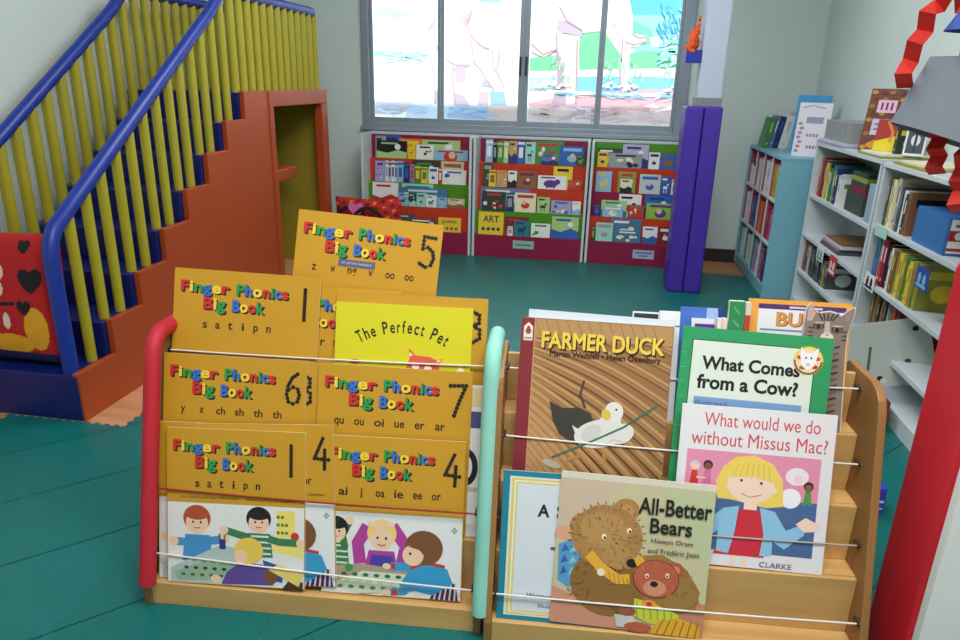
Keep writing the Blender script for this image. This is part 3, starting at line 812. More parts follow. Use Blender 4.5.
fill(4.26, [(.03, .17, 'brown', 'beige'), (.025, .18, 'darkgrey', 'white'), (.03, .17, 'maroon', 'cream'), (.02, .16, 'palegrey', 'black'), (.034, .18, 'black', 'grey'), (.03, .17, 'blackgreen', 'olive'), (.03, .16, 'darkgrey', 'tan'), (.03, .18, 'black', 'white'), (.03, .16, 'darkgreen', 'cream'), (.03, .15, 'darkgrey', 'grey'), (.036, .14, 'black', 'steelblue'), (.03, .15, 'blackgreen', 'white'), (.03, .14, 'olive', 'cream'), (.03, .13, 'darkgrey', 'palegrey')],
     FS[1], WXF+.02, .17, 'lower shelf, far white bookcase', G1)
# near case
fill(3.24, [(.012, .2, 'darkgrey', 'white'), (.012, .19, 'palegrey', 'grey'), (.02, .2, 'olive', 'cream'), (.026, .2, 'cream', 'grey'), (.03, .21, 'beige', 'black'), (.024, .19, 'grey', 'white'), (.02, .18, 'darkgrey', 'grey'), (.03, .17, 'white', 'grey'), (.024, .16, 'blackgreen', 'white'), (.026, .17, 'brown', 'black')],
     NS[3], WXF+.02, .18, 'top shelf, near white bookcase', G2)
bb = MB().box(0, .2, 0, .26, 0, .135, surf('blue_box', (52, 112, 178), .5))
ar = Art(bb, .26, .135, lambda a, b, d: (-d, .26-a, b)); ar.rect(.05, .05, .98, .95, (52, 112, 178))
ar2 = Art(bb, .2, .135, lambda a, b, d: (a, -d, b))
ar2.rect(.05, .06, .98, .95, C['white']); ar2.rect(.05, .12, .98, .2, (190, 40, 50)); ar2.rect(.05, .38, .98, .66, (170, 30, 44)); ar2.rect(.12, .75, .4, .82, (120, 90, 130))
for i in range(4): ar2.ell(.2 + .2*i, .52, .06, .07, C['white'])
o = bb.build('boxed_book_set', fix=False); o.location = (WXF+.02, 2.66, NS[3] + .0005)
tag(o, 'blue box with white and red striped side in the near white bookcase', 'box')
fill(3.24, [(.04, .2, 'steelblue', 'navy'), (.02, .19, 'lightblue', 'white'), (.03, .2, 'red', 'white'), (.03, .2, 'maroon', 'white'), (.04, .19, 'black', 'grey'), (.02, .18, 'white', 'grey'), (.03, .18, 'brown', 'yellow'), (.034, .18, 'olive', 'brown'), (.03, .18, 'yellow', 'brown'), (.03, .18, 'olive', 'yellow'), (.03, .18, 'green', 'yellow'), (.03, .17, 'yellow', 'green'), (.03, .18, 'olive', 'red'), (.03, .18, 'olive', 'yellow')],
     NS[2], WXF+.02, .18, 'middle shelf, near white bookcase', G2)
fill(3.24, [(.02, .16, 'brown', 'beige'), (.02, .17, 'olive', 'grey'), (.024, .17, 'brown', 'rust'), (.02, .16, 'blackgreen', 'beige'), (.024, .17, 'brown', 'tan'), (.02, .16, 'rust', 'brown'), (.02, .17, 'darkgreen', 'grey'), (.03, .16, 'grey', 'paleblue'), (.03, .16, 'brown', 'grey'), (.03, .17, 'rust', 'orange'), (.03, .17, 'maroon', 'rust')],
     NS[1], WXF+.05, .17, 'lower shelf, near white bookcase', G2)
# big pale board book lying tilted out of the lower shelf
m = MB()
def rrect(w, h, r, n=6):
    p = []
    for cx, cy, a in ((w-r, r, -PI/2), (w-r, h-r, 0), (r, h-r, PI/2), (r, r, PI)):
        for i in range(n+1):
            t = a + PI/2*i/n
            p.append((cx + r*math.cos(t), cy + r*math.sin(t)))
    return p
m.prism(rrect(.38, .26, .045), 'y', 0, .012, ink((206, 212, 206), .5))
ar = Art(m, .38, .26, front_frame)
ar.line([(.36, .25), (.42, .62)], .028, (90, 110, 104)); ar.ell(.42, .62, .014, .014, (90, 110, 104))
for x, y, c in ((.26, .08, (60, 110, 150)), (.32, .12, (40, 80, 120)), (.2, .06, C['white']), (.47, .14, (30, 34, 40)), (.50, .10, C['white']), (.70, .28, (90, 66, 60)), (.75, .36, (70, 60, 58)), (.66, .24, (130, 96, 80)), (.80, .24, (80, 60, 56)), (.86, .84, (30, 30, 34)), (.9, .9, (200, 170, 90))):
    ar.ell(x, y, .03, .026, c)
o = m.build('board_book', fix=False)
o.matrix_world = Matrix.Translation((1.005, 2.80, .085)) @ Matrix.Rotation(R(-6), 4, 'Z') @ Matrix.Rotation(R(-14), 4, 'X') @ Matrix.Rotation(R(-14), 4, 'Y')
tag(o, 'large pale board book with rounded corners propped against the near white bookcase', 'book')

# ---- things standing on the bookcase tops
G3 = 'books standing on the bookcase tops'
def top_book(yn, t, h, d, c, acc, lab, lean=0.0, x=1.085, z=TH):
    return spine_book('book', x, d, yn, t, z, h, c, acc, lab, G3, lean)
x = 1.085
for (t, h, c, acc, lab) in ((.036, .20, 'green', 'palegreen', 'green book leaning at the left end of the teal bookcase top'),
        (.020, .21, 'slateblue', 'white', 'thin slate blue book beside the green one on the teal bookcase top'),
        (.034, .21, 'navy', 'blue', 'dark blue book leaning third from the left on the teal bookcase top'),
        (.055, .215, 'white', 'palegrey', 'thick white book right of the dark blue book on the teal bookcase top'),
        (.026, .235, 'palegrey', 'grey', 'pale grey file just right of the thick white book on the teal bookcase'),
        (.026, .235, 'beige', 'grey', 'beige file between two grey files on the teal bookcase top'),
        (.026, .235, 'grey', 'palegrey', 'grey file closest to the bright blue board on the teal bookcase top')):
    o = spine_book('book', 0, .17, 0, t, TH, h, c, acc, lab, G3)
    o.matrix_world = Matrix.Translation((x, 5.12, TH + .001)) @ Matrix.Rotation(R(9), 4, 'Y') @ Matrix.Rotation(R(90), 4, 'Z') @ Matrix.Translation((0, -t, 0))
    x += t + .003
def show_book(name, w, h, t, c, base, rotz, lean, label, draw, cat='book'):
    m = MB()
    m.box(0, w, 0, .002, 0, h, ink(c, .4)).box(.001, w-.002, .002, t-.002, .002, h-.003, ink(C['cream'], .8)).box(0, w, t-.002, t, 0, h, ink(c, .4))
    draw(Art(m, w, h, front_frame))
    o = m.build(name, fix=False)
    o.matrix_world = Matrix.Translation(base) @ Matrix.Rotation(rotz, 4, 'Z') @ Matrix.Rotation(-lean, 4, 'X')
    return tag(o, label, cat)
def d_blue(ar):
    for i in range(3): ar.ell(.2 + .3*i, .8, .1, .1, C['white'])
    ar.rect(.1, .2, .9, .6, C['lightblue'])
show_book('book', .19, .35, .02, (40, 140, 200), (1.175, 4.78, TH+.001), R(-22), R(8), 'tall bright blue book standing behind the white and pink book on the teal bookcase', d_blue)
def d_frogs(ar):
    for i in range(9): ar.ell(.1 + .1*i, .92 + .02*(i % 2), .04, .03, (150, 150, 190) if i % 2 else (200, 170, 200))
    ar.line([(.05, .75), (.2, .86), (.6, .84)], .03, (170, 160, 190))
    ar.text('Frogs', .3, .60, .78, .72, (90, 80, 120), .02)
    for j in range(7): ar.ell(.1 + .02*(j % 3), .1 + .08*j, .06, .04, (190, 120, 140) if j % 2 else (170, 130, 160))
    ar.text('Snap', .42, .36, .86, .48, (110, 50, 70), .02)
    ar.text('Clap', .48, .12, .92, .24, (100, 90, 130), .02)
def d_frogs2(ar):
    ar.rect(.28, .62, .8, .74, (150, 150, 180)); ar.line([(.1, .9), (.4, .95), (.8, .9)], .04, (170, 160, 190))
    for j in range(7): ar.ell(.12 + .03*(j % 3), .1 + .085*j, .07, .05, (190, 120, 140) if j % 2 else (170, 130, 160))
    for x0, y0, n in ((.38, .4, 4), (.44, .18, 5)):
        for j in range(n): ar.ell(x0 + .1*j, y0, .035, .05, (120, 60, 80)); ar.ell(x0 + .1*j, y0, .015, .02, C['white'])
show_book('book', .18, .31, .02, (226, 222, 232), (1.14, 4.58, TH+.001), R(-24), R(9), 'white picture book with pink and lilac doodles standing on the teal bookcase', d_frogs2)
# grey boxed set
bx = MB()
bx.box(0, .2, 0, .42, 0, .10, surf('grey_file_card', (150, 156, 154), .6))
ar = Art(bx, .42, .10, lambda a, b, d: (-d, .42-a, b))
for i in range(1, 6): ar.rect(.16*i, 0, .16*i + .012, 1, (110, 116, 116))
o = bx.build('file_box', fix=False); o.location = (1.225, 3.86, .968 + .0225)
tag(o, 'long grey set of volumes lying on flat magazines on the far white bookcase', 'box')
for i, (yn, w, d, h, c, acc) in enumerate(((3.84, .46, .235, .011, 'lavender', 'slateblue'), (3.85, .44, .23, .010, 'palegrey', 'blue'))):
    o = MB().box(0, d, 0, w, 0, h, ink(C[c], .4)).build('magazine', bevel=.001)
    o.location = (1.195 + .008*i, yn, .9685 + .0112*i)
    tag(o, '%s magazine lying flat under grey volumes, far white bookcase, %s of two' % (nice(c), ['lower', 'upper'][i]), 'magazine')
for i, (yn, w, d, h, c) in enumerate(((3.34, .3, .2, .008, 'olive'), (3.36, .27, .19, .008, 'white'))):
    o = MB().box(0, d, 0, w, 0, h, ink(C[c], .4)).build('magazine', bevel=.001)
    o.location = (1.20 + .01*i, yn, .9685 + .0084*i)
    tag(o, '%s leaflet lying flat before the brown patterned book on the far white bookcase' % nice(c), 'magazine')
def d_brown(ar):
    for j in range(9):
        for i in range(4):
            ar.ell(.12 + .25*i + .08*(j % 2), .06 + .11*j, .085, .06, [(190, 150, 70), (120, 50, 40), (170, 110, 60), (90, 60, 50)][(i + j*3) % 4])
    ar.rect(.28, .62, .82, .82, (232, 190, 214)); ar.rect(.38, .66, .44, .78, (120, 40, 100)); ar.rect(.52, .66, .58, .78, (120, 40, 100)); ar.rect(.66, .66, .72, .78, (120, 40, 100))
    ar.rect(.24, .26, .78, .52, (205, 195, 222)); ar.rect(.32, .42, .7, .45, (130, 110, 160)); ar.rect(.32, .34, .7, .37, (130, 110, 160))
    ar.ell(.5, .1, .3, .12, (230, 150, 40))
show_book('book', .16, .29, .014, (120, 70, 50), (1.245, 3.78, .969), R(-42), R(8), 'tall brown patterned book with pink and lilac panels on the far white bookcase', d_brown)
def d_red(ar):
    ar.poly([(0, 0), (1, 0), (1, .35), (.6, .5), (0, .3)], (232, 210, 40)); ar.line([(.3, .95), (.5, .6), (.45, .3)], .08, (220, 140, 60)); ar.rect(.62, .5, .95, .95, (150, 140, 80))
show_book('book', .14, .14, .012, (176, 50, 44), (1.235, 3.56, .986), R(-35), R(10), 'small red and yellow book beside the brown patterned book on the far white bookcase', d_red)
def d_dark(ar):
    ar.rect(.1, .08, .9, .92, (70, 76, 84)); ar.ell(.5, .5, .22, .3, (220, 222, 226)); ar.rect(.44, .1, .56, .9, (40, 46, 70))
show_book('framed_picture', .08, .13, .014, (226, 228, 230), (1.285, 3.35, .9855), R(-30), R(10), 'small white framed picture standing at the near end of the far white bookcase', d_dark, 'picture')
top_book(3.40, .03, .115, .1, 'blackgreen', 'yellow', 'short dark book between the red book and white framed picture', z=.9855, x=1.275)
for i, (yn, w, d, c) in enumerate(((2.85, .36, .2, 'olive'), (2.5, .33, .2, 'palegrey'), (2.9, .28, .18, 'cream'))):
    o = MB().box(0, d, 0, w, 0, .009, ink(C[c], .4)).build('magazine', bevel=.001)
    o.location = (1.205 + .008*i, yn, .9625 + (.0095 if i == 2 else 0))
    tag(o, '%s magazine lying flat on the near white bookcase top %s' % (nice(c), ['under a cream one', 'nearest the camera', 'over an olive one'][i]), 'magazine')
def d_tall(ar):
    ar.rect(0, .86, 1, .97, (220, 140, 60)); ar.line([(.2, .1), (.5, .4), (.4, .62), (.7, .7)], .16, (210, 180, 30)); ar.rect(.1, .05, .9, .2, (120, 100, 30)); ar.rect(0, .7, 1, .76, (160, 165, 170))
show_book('poster_board', .26, .62, .012, (230, 230, 226), (1.19, 2.62, .9722), R(-20), R(12), 'tall white and yellow board standing on the near white bookcase behind the paper figure', d_tall, 'board')

# ================================================================== THE TWO WOODEN DISPLAY RACKS
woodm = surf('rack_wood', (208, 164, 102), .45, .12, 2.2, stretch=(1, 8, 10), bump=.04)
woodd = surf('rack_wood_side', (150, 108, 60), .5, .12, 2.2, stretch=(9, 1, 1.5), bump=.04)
TZ0, DZ, DV = .063, .145, .07
def display_rack(label, origin, yaw, W, foam, cords):
    r = thing('display_rack', label, 'book rack', (origin[0], origin[1], 0), 'wooden tiered display racks', (0, 0, yaw))
    MB().box(0, W, 0, .016, 0, TZ0-.0002, woodm).build('base_board', r, bevel=.002)
    for k in range(4):
        z = TZ0 + DZ*k; v = DV*k
        v1 = DV*(k+1)
        MB().box(0, W, v + (.016 if k == 0 else .0125), v1+.012, z-.012, z-.0003, woodm).build('ledge', r)
        MB().box(0, W, v1, v1+.012, z, z+DZ-(.0005 if k < 3 else .020), woodm).build('riser', r, bevel=.002)
    prof = [(-.004, 0), (-.004, .06), (.144, .585), (.156, .610), (.176, .628), (.21, .637), (.33, .637), (.35, .622), (.36, .60), (.36, 0)]
    for a in (-.0185, W+.0005):
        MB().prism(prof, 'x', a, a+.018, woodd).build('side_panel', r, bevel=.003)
    MB().box(0, W, .345, .357, .02, .55, woodm).build('back_panel', r)
    for (u, c) in foam:
        p = [(u, -.016, .070), (u, -.014, .080)] + [(u, -.014 + .148*t, .080 + .528*t) for t in (.1, .3, .5, .7, .9, 1.0)]
        e = p[-1]
        p += [(u, e[1]+.010, e[2]+.022), (u, e[1]+.026, e[2]+.040), (u, e[1]+.050, e[2]+.048), (u, e[1]+.16, e[2]+.048)]
        MB().tube(p, .0195, c, seg=16).build('foam_edge', r, smooth=True)
    for (k, sa, sb, c, rr) in cords:
        f = lambda s: (DV*k + .006 + s*math.sin(LEAN) - .0045, TZ0 + DZ*k + s*math.cos(LEAN))
        a, b = f(sa), f(sb)
        n = 8
        pts = []
        for i in range(n+1):
            t = i/n
            sag = -.004 * 4*t*(1-t)
            pts.append((W*t, a[0] + (b[0]-a[0])*t, a[1] + (b[1]-a[1])*t + sag))
        co = MB().tube(pts, rr, c, seg=8).build('elastic_cord', r, smooth=True)
        for x in (.002, W-.008):
            i = 0 if x < .1 else -1
            MB().box(x, x+.006, pts[i][1]-.004, pts[i][1]+.02, pts[i][2]-.004, pts[i][2]+.004, ink((60, 50, 44), .4)).build('hook', co)
    return r
LEAN = R(15)
cw_ = surf('white_elastic', (226, 220, 214), .6); cr_ = surf('red_elastic', (150, 28, 22), .6); cg_ = surf('clear_elastic', (170, 160, 158), .4)
redf = surf('red_foam', (184, 26, 46), .6, .05, 8, bump=.15); tealf = surf('mint_foam', (138, 202, 186), .6, .06, 8, bump=.15)
RL = ((-1.01, 1.27), R(4.0)); RR = ((-.165, 1.30), R(3.8))
LW, RW = .80, .815
display_rack('wooden tiered display rack holding yellow books, edged with red and mint foam tubes', RL[0], RL[1], LW, [(.003, redf), (LW+.017, tealf)],
    [(0, .074, .048, cw_, .0022), (0, .236, .233, cr_, .0022), (2, .253, .258, cw_, .0022)])
display_rack('wooden tiered display rack on the right, holding mixed picture books', RR[0], RR[1], RW, [],
    [(0, .066, .071, cw_, .0022), (1, .078, .078, cg_, .0020), (2, .108, .097, cw_, .0022), (3, .107, .107, cw_, .0022)])

def rack_matrix(rk, k, u, off, roll, w, s0=0.0, lean=None):
    (ox, oy), a = rk
    lean = LEAN if lean is None else lean
    lift = abs(math.sin(roll)) * w / 2 + .0006 + s0
    M = Matrix.Translation((ox, oy, 0)) @ Matrix.Rotation(a, 4, 'Z') @ Matrix.Translation((u + w/2, DV*k + .006 + off, TZ0 + DZ*k)) @ Matrix.Rotation(-lean, 4, 'X') @ Matrix.Translation((0, 0, lift)) @ Matrix.Rotation(roll, 4, 'Y')
    return M
def rack_book(name, label, group, rk, k, u, w, h, draw, cover, roll=0.0, off=0.0, t=.005, cat='book', back=None, outline=None, lean=None):
    root = thing(name, label, cat, group=group)
    root.matrix_world = rack_matrix(rk, k, u, off, R(roll), w, lean=lean)
    m = MB()
    sh = .5 * w
    fr = lambda a, b, d: (a - sh, -d, b)
    if outline:
        P = [(x*w - sh, y*h) for x, y in outline]
        m.prism(P, 'y', 0, .0012, ink(cover, .4))
    else:
        m.box(-sh, sh, 0, .0011, 0, h, ink(cover, .4))
    ar = Art(m, w, h, fr, step=.00002, base=.0001)
    draw(ar)
    m.build('front_cover', root, fix=False)
    if outline:
        MB().prism([(x*w*.985 - sh*.985, y*h*.99 + .001) for x, y in outline], 'y', .0013, t, ink((226, 222, 216), .7)).build('page_block', root)
    else:
        MB().box(-sh+.0015, sh-.0001, .0012, t-.0012, .001, h-.0001, ink((238, 232, 218), .8)).build('page_block', root)
        MB().box(-sh, sh, t-.0011, t, 0, h, ink(back or cover, .45)).build('back_cover', root)
    return root

# ---------------- covers of the yellow big books
CR, CG, CB, CY, CO = (204, 42, 38), (40, 150, 70), (52, 110, 190), (240, 206, 60), (226, 96, 40)
DIG = {'1': [[(.5, 1), (.5, 0)]], '4': [[(.62, 1), (.0, .34), (1, .30)], [(.74, .62), (.70, 0)]],
  '5': [[(.95, .98), (.2, 1), (.16, .60)], [(.16, .60), (.5, .66), (.85, .52), (.95, .3), (.8, .08), (.45, .0), (.05, .1)]],
  '6': [[(.78, 1), (.42, .86), (.14, .58), (.06, .3), (.2, .06), (.5, 0), (.82, .08), (.95, .3), (.82, .5), (.5, .56), (.2, .46)]],
  '7': [[(.0, .97), (1, 1), (.62, .5), (.3, 0)]], '3': [[(.1, .9), (.45, 1), (.85, .9), (.85, .64), (.45, .55), (.9, .42), (.92, .14), (.5, 0), (.05, .1)]],
  '2': [[(.05, .85), (.4, 1), (.85, .88), (.85, .6), (.4, .25), (.05, .02), (.95, .0)]],
  '8': [[(.5, .54), (.12, .7), (.2, .94), (.5, 1), (.8, .94), (.88, .7), (.5, .54), (.08, .34), (.12, .08), (.5, 0), (.88, .08), (.92, .34), (.5, .54)]]}
def dotted(ar, d, x0, y0, x1, y1):
    for st in DIG[d]:
        P = [(x0 + a*(x1-x0), y0 + b*(y1-y0)) for a, b in st]
        ar.line(P, .011, (70, 52, 12))
        for a, b in zip(P, P[1:]):
            L = math.hypot((b[0]-a[0])*ar.w, (b[1]-a[1])*ar.h)
            n = max(1, int(L / (.021*ar.w)))
            for i in range(n + 1):
                t = i / n
                ar.ell(a[0] + (b[0]-a[0])*t, a[1] + (b[1]-a[1])*t, .0145, .0145, (26, 22, 16), n=8)
SKIN, SKD = (238, 200, 168), (214, 168, 134)
def kid(ar, x, y, s, hair, shirt, arms, stripes=None, skirt=None, face=True):
    """a small printed child: head of radius s at (x, y)"""
    hw = ar.w / ar.h
    ar.poly([(x-1.15*s, y-3.0*s*hw), (x+1.2*s, y-3.0*s*hw), (x+1.0*s, y-1.0*s*hw), (x-.9*s, y-1.0*s*hw)], shirt)
    if stripes:
        for i in range(4):
            yy = y - (1.25 + .48*i)*s*hw
            ar.line([(x-1.0*s, yy), (x+1.05*s, yy)], .16*s, stripes)
    for ax, ay in arms:
        ar.line([(x + (.8*s if ax > x else -.7*s), y-1.4*s*hw), ((x+ax)/2, (y-1.4*s*hw+ay)/2 - .1*s), (ax, ay)], .62*s, shirt)
        ar.ell(ax, ay, .36*s, .36*s, SKIN)
    ar.ell(x, y+.25*s*hw, 1.06*s, 1.0*s, hair)
    ar.ell(x, y-.12*s*hw, .86*s, .82*s, SKIN)
    ar.ell(x, y+.62*s*hw, .95*s, .5*s, hair)
    if face:
        for dx in (-.3, .3):
            ar.ell(x+dx*s, y-.05*s*hw, .09*s, .1*s, (40, 30, 30), n=8)
        ar.line([(x-.25*s, y-.45*s*hw), (x, y-.52*s*hw), (x+.25*s, y-.45*s*hw)], .07*s, (170, 60, 50))
def scene_a(ar):
    ar.rect(0.005, 0.005, .995, .525, (226, 226, 224))
    ar.rect(.80, .33, .93, .50, (236, 216, 110)); ar.poly([(.76, .24), (.99, .20), (.99, .30), (.80, .34)], (238, 220, 120)); ar.ell(.93, .34, .03, .03, (190, 60, 50))
    for i in range(8): ar.ell(.81 + .03*(i % 3), .36 + .05*(i//3), .013, .013, (90, 130, 60), n=8)
    kid(ar, .22, .405, .095, (176, 78, 42), (70, 140, 200), [(.05, .27), (.42, .30)])
    kid(ar, .67, .425, .085, (28, 24, 24), (60, 120, 80), [(.42, .36), (.97, .30)], stripes=(214, 226, 214))
    ar.poly([(.70, .18), (.86, .14), (.84, .04), (.72, .06)], (50, 80, 160))
    ar.poly([(.03, .10), (.40, .265), (.66, .22), (.60, .05), (.30, .01), (.03, .01)], (176, 192, 192))
    ar.poly([(.05, .07), (.30, .165), (.56, .13), (.36, .03), (.08, .02)], (150, 176, 150))
    for i in range(16): ar.ell(.12 + .023*i, .06 + .045*((i*7) % 3), .018, .012, [(60, 110, 60), (40, 60, 50), (210, 220, 200)][i % 3], n=8)
    ar.rect(.385, .235, .43, .30, (44, 52, 110)); ar.line([(.39, .30), (.385, .335)], .01, (60, 50, 40)); ar.line([(.42, .30), (.43, .335)], .01, (170, 80, 40))
    ar.poly([(.40, .01), (.44, .09), (.54, .16), (.70, .15), (.78, .02)], (96, 70, 150))
    ar.ell(.60, .235, .105, .095, (234, 196, 84)); ar.ell(.54, .195, .05, .05, SKIN)
    ar.ell(.36, .04, .04, .03, SKIN); ar.ell(.76, .08, .05, .06, (120, 76, 46))
    ar.poly([(.84, .0), (.99, .0), (.99, .05), (.90, .07)], (70, 44, 30)); ar.poly([(.74, .12), (.96, .02), (.99, .10), (.82, .16)], (232, 206, 110))
def scene_b(ar):
    ar.rect(0.005, 0.005, .995, .525, (226, 227, 228))
    for x in (.94,): 
        for i in range(4): ar.ell(x + .012*math.cos(i*1.57), .445 + .012*math.sin(i*1.57), .01, .008, (120, 150, 120), n=8)
    kid(ar, .10, .40, .085, (26, 24, 24), (60, 120, 70), [(.20, .47)], stripes=(206, 222, 206))
    ar.line([(.28, .20), (.26, .33), (.33, .44)], .09, (176, 60, 150)); ar.line([(.58, .22), (.60, .33), (.50, .45)], .09, (176, 60, 150))
    ar.poly([(.30, .14), (.56, .14), (.52, .29), (.34, .29)], (176, 60, 150)); ar.poly([(.33, .13), (.54, .13), (.51, .26), (.36, .26)], (70, 60, 160))
    ar.ell(.43, .40, .105, .10, (240, 206, 110)); ar.ell(.43, .365, .082, .078, SKIN)
    ar.rect(.33, .44, .52, .47, SKIN)
    for dx in (-.03, .03): ar.ell(.43+dx, .37, .009, .011, (50, 36, 36), n=8)
    ar.line([(.40, .33), (.43, .322), (.46, .33)], .008, (190, 60, 60))
    ar.poly([(.02, .17), (.30, .20), (.66, .17), (.70, .05), (.30, .005), (.02, .06)], (170, 150, 126))
    ar.poly([(.06, .06), (.30, .155), (.62, .15), (.54, .03), (.24, .01)], (206, 214, 200))
    for i in range(18): ar.ell(.14 + .026*i, .05 + .04*((i*5) % 3), .022, .014, [(80, 140, 70), (50, 110, 60), (190, 206, 120)][i % 3], n=8)
    ar.ell(.20, .17, .03, .028, (60, 140, 70))
    ar.line([(.50, .195), (.62, .20), (.74, .19)], .06, (52, 150, 200)); ar.ell(.47, .195, .03, .022, SKIN); ar.rect(.50, .18, .53, .215, (200, 40, 50))
    ar.poly([(.78, .005), (.98, .005), (.96, .11), (.84, .14)], (60, 40, 90))
    for i in range(5): ar.line([(.81 + .036*i, .005), (.84 + .03*i, .12)], .012, (226, 200, 206))
    ar.poly([(.56, .08), (.64, .19), (.76, .24), (.90, .20), (.94, .11), (.80, .03), (.68, .05)], (52, 150, 200))
    ar.line([(.64, .19), (.74, .235), (.88, .215)], .022, (190, 50, 50))
    ar.line([(.68, .12), (.60, .04), (.50, .03)], .05, (52, 150, 200)); ar.ell(.47, .03, .035, .025, SKIN); ar.ell(.53, .03, .025, .02, (200, 40, 50))
    ar.ell(.73, .325, .135, .125, (122, 76, 46)); ar.ell(.655, .275, .075, .075, SKIN); ar.poly([(.62, .33), (.72, .38), (.80, .30), (.74, .27), (.70, .31)], (122, 76, 46))
    ar.ell(.635, .285, .009, .011, (40, 30, 30), n=8)
def phonics(num, letters, scene=None, note=False, title=True):
    def draw(ar):
        k = .385 / ar.h
        Y = lambda f: 1 - f * k
        ar.rect(0, 0, 1, 1, (198, 148, 36))
        if title: ar.text('Finger', .045, Y(.168), .385, Y(.074), [CR, CY, CG, CB, CY, CR], .035, -.012, (34, 20, 14), (.011, -.010))
        ar.text('Phonics', .43, Y(.152), .785, Y(.078), [CG, CB, CY, CR, CG, CB, CR], .035, -.012, (34, 20, 14), (.011, -.010))
        ar.text('Big', .205, Y(.276), .360, Y(.174), [CR, CY, CG], .035, -.012, (34, 20, 14), (.011, -.010))
        ar.text('Book', .405, Y(.258), .63, Y(.181), [CB, CY, CR, CG], .035, -.012, (34, 20, 14), (.011, -.010))
        n = len(letters); a, b = (.14, .80) if n >= 6 and sum(map(len, letters)) > 8 else (.22, .66)
        for i, t in enumerate(letters):
            cx = a + (b-a) * i / (n-1)
            hh = .034 + (.012 if any(q in 'tfhkdlij' for q in t) else 0)
            lo = .368 + (.014 if any(q in 'pqygj' for q in t) else 0)
            ww = .026 * len(t) if not t in ('i', 'j') else .010
            ar.text(t, cx - ww*.5, Y(lo+.008), cx + ww*.5 + (.006*len(t)), Y(.372-hh), (36, 28, 14), .018, -.01)
        dx = .0
        x0, x1 = (.862, .962) if num != '1' else (.87, .93)
        dotted(ar, num, x0, Y(.275), x1, Y(.085))
        if note:
            ar.rect(.31, Y(.330), .565, Y(.285), (92, 96, 130)); ar.text('in print letters', .335, Y(.318), .54, Y(.296), (210, 200, 190), 0)
        if scene:
            ar.text('Sue Lloyd and Sara Wernham', .10, Y(.452), .52, Y(.430), (96, 60, 14), 0)
            ar.text('illustrated by Lib Stephen', .58, Y(.452), .93, Y(.430), (96, 60, 14), 0)
            scene(ar)
    return draw
BIGY = 'yellow big books on the left rack'
YC = (198, 148, 36)
def yb(label, k, u, w, h, draw, **kw):
    return rack_book('big_book', label, BIGY, RL, k, u, w, h, draw, YC, **kw)
S1 = ['s', 'a', 't', 'i', 'p', 'n']
yb('yellow and white book with dotted numeral 1 and children at a table', 0, .041, .346, .386, phonics('1', S1, scene_a), roll=-1.4)
yb('yellow edged book mostly hidden behind the front numeral 1 book with children', 0, .012, .346, .393, phonics('1', S1, scene_a, title=False), roll=-1.2, off=.0124)
yb('yellow book with numeral 4 mostly hidden between the two front books showing children', 0, .118, .346, .397, phonics('4', ['ai', 'j', 'oa', 'ie', 'ee', 'or'], scene_b), roll=-3.0, off=.0062)
yb('yellow and white book with dotted numeral 4 and a blond girl between two children', 0, .424, .343, .388, phonics('4', ['ai', 'j', 'oa', 'ie', 'ee', 'or'], scene_b), roll=-.8, off=.0124)
yb('yellow book with dotted numeral 6 in the middle row of left rack', 1, .004, .360, .404, phonics('6', ['y', 'x', 'ch', 'sh', 'th', 'th']), roll=.2)
yb('yellow book with numeral 3 peeking out behind the numeral 6 book', 1, .026, .366, .399, phonics('3', ['g', 'o', 'u', 'l', 'f', 'b']), off=.0062)
yb('yellow book with dotted numeral 7 in the middle row of left rack', 1, .394, .374, .401, phonics('7', ['qu', 'ou', 'oi', 'ue', 'er', 'ar']), roll=.1)
def d_obook(ar):
    ar.rect(0, 0, 1, 1, (226, 224, 222)); ar.rect(.05, .72, .99, .83, (70, 80, 130)); ar.ell(.9, .46, .085, .13, (24, 22, 24)); ar.ell(.9, .46, .045, .085, (226, 224, 222)); ar.rect(.0, .3, .99, .33, (190, 186, 180))
    ar.rect(.05, .86, .99, .985, (222, 206, 150))
rack_book('picture_book', 'white book with a big black O, nearly hidden behind the numeral 7 book', None, RL, 1, .445, .351, .368, d_obook, (226, 224, 222), off=.0062)
yb('yellow book with dotted numeral 1 in the upper row of left rack', 2, .003, .371, .448, phonics('1', S1), roll=1.3)
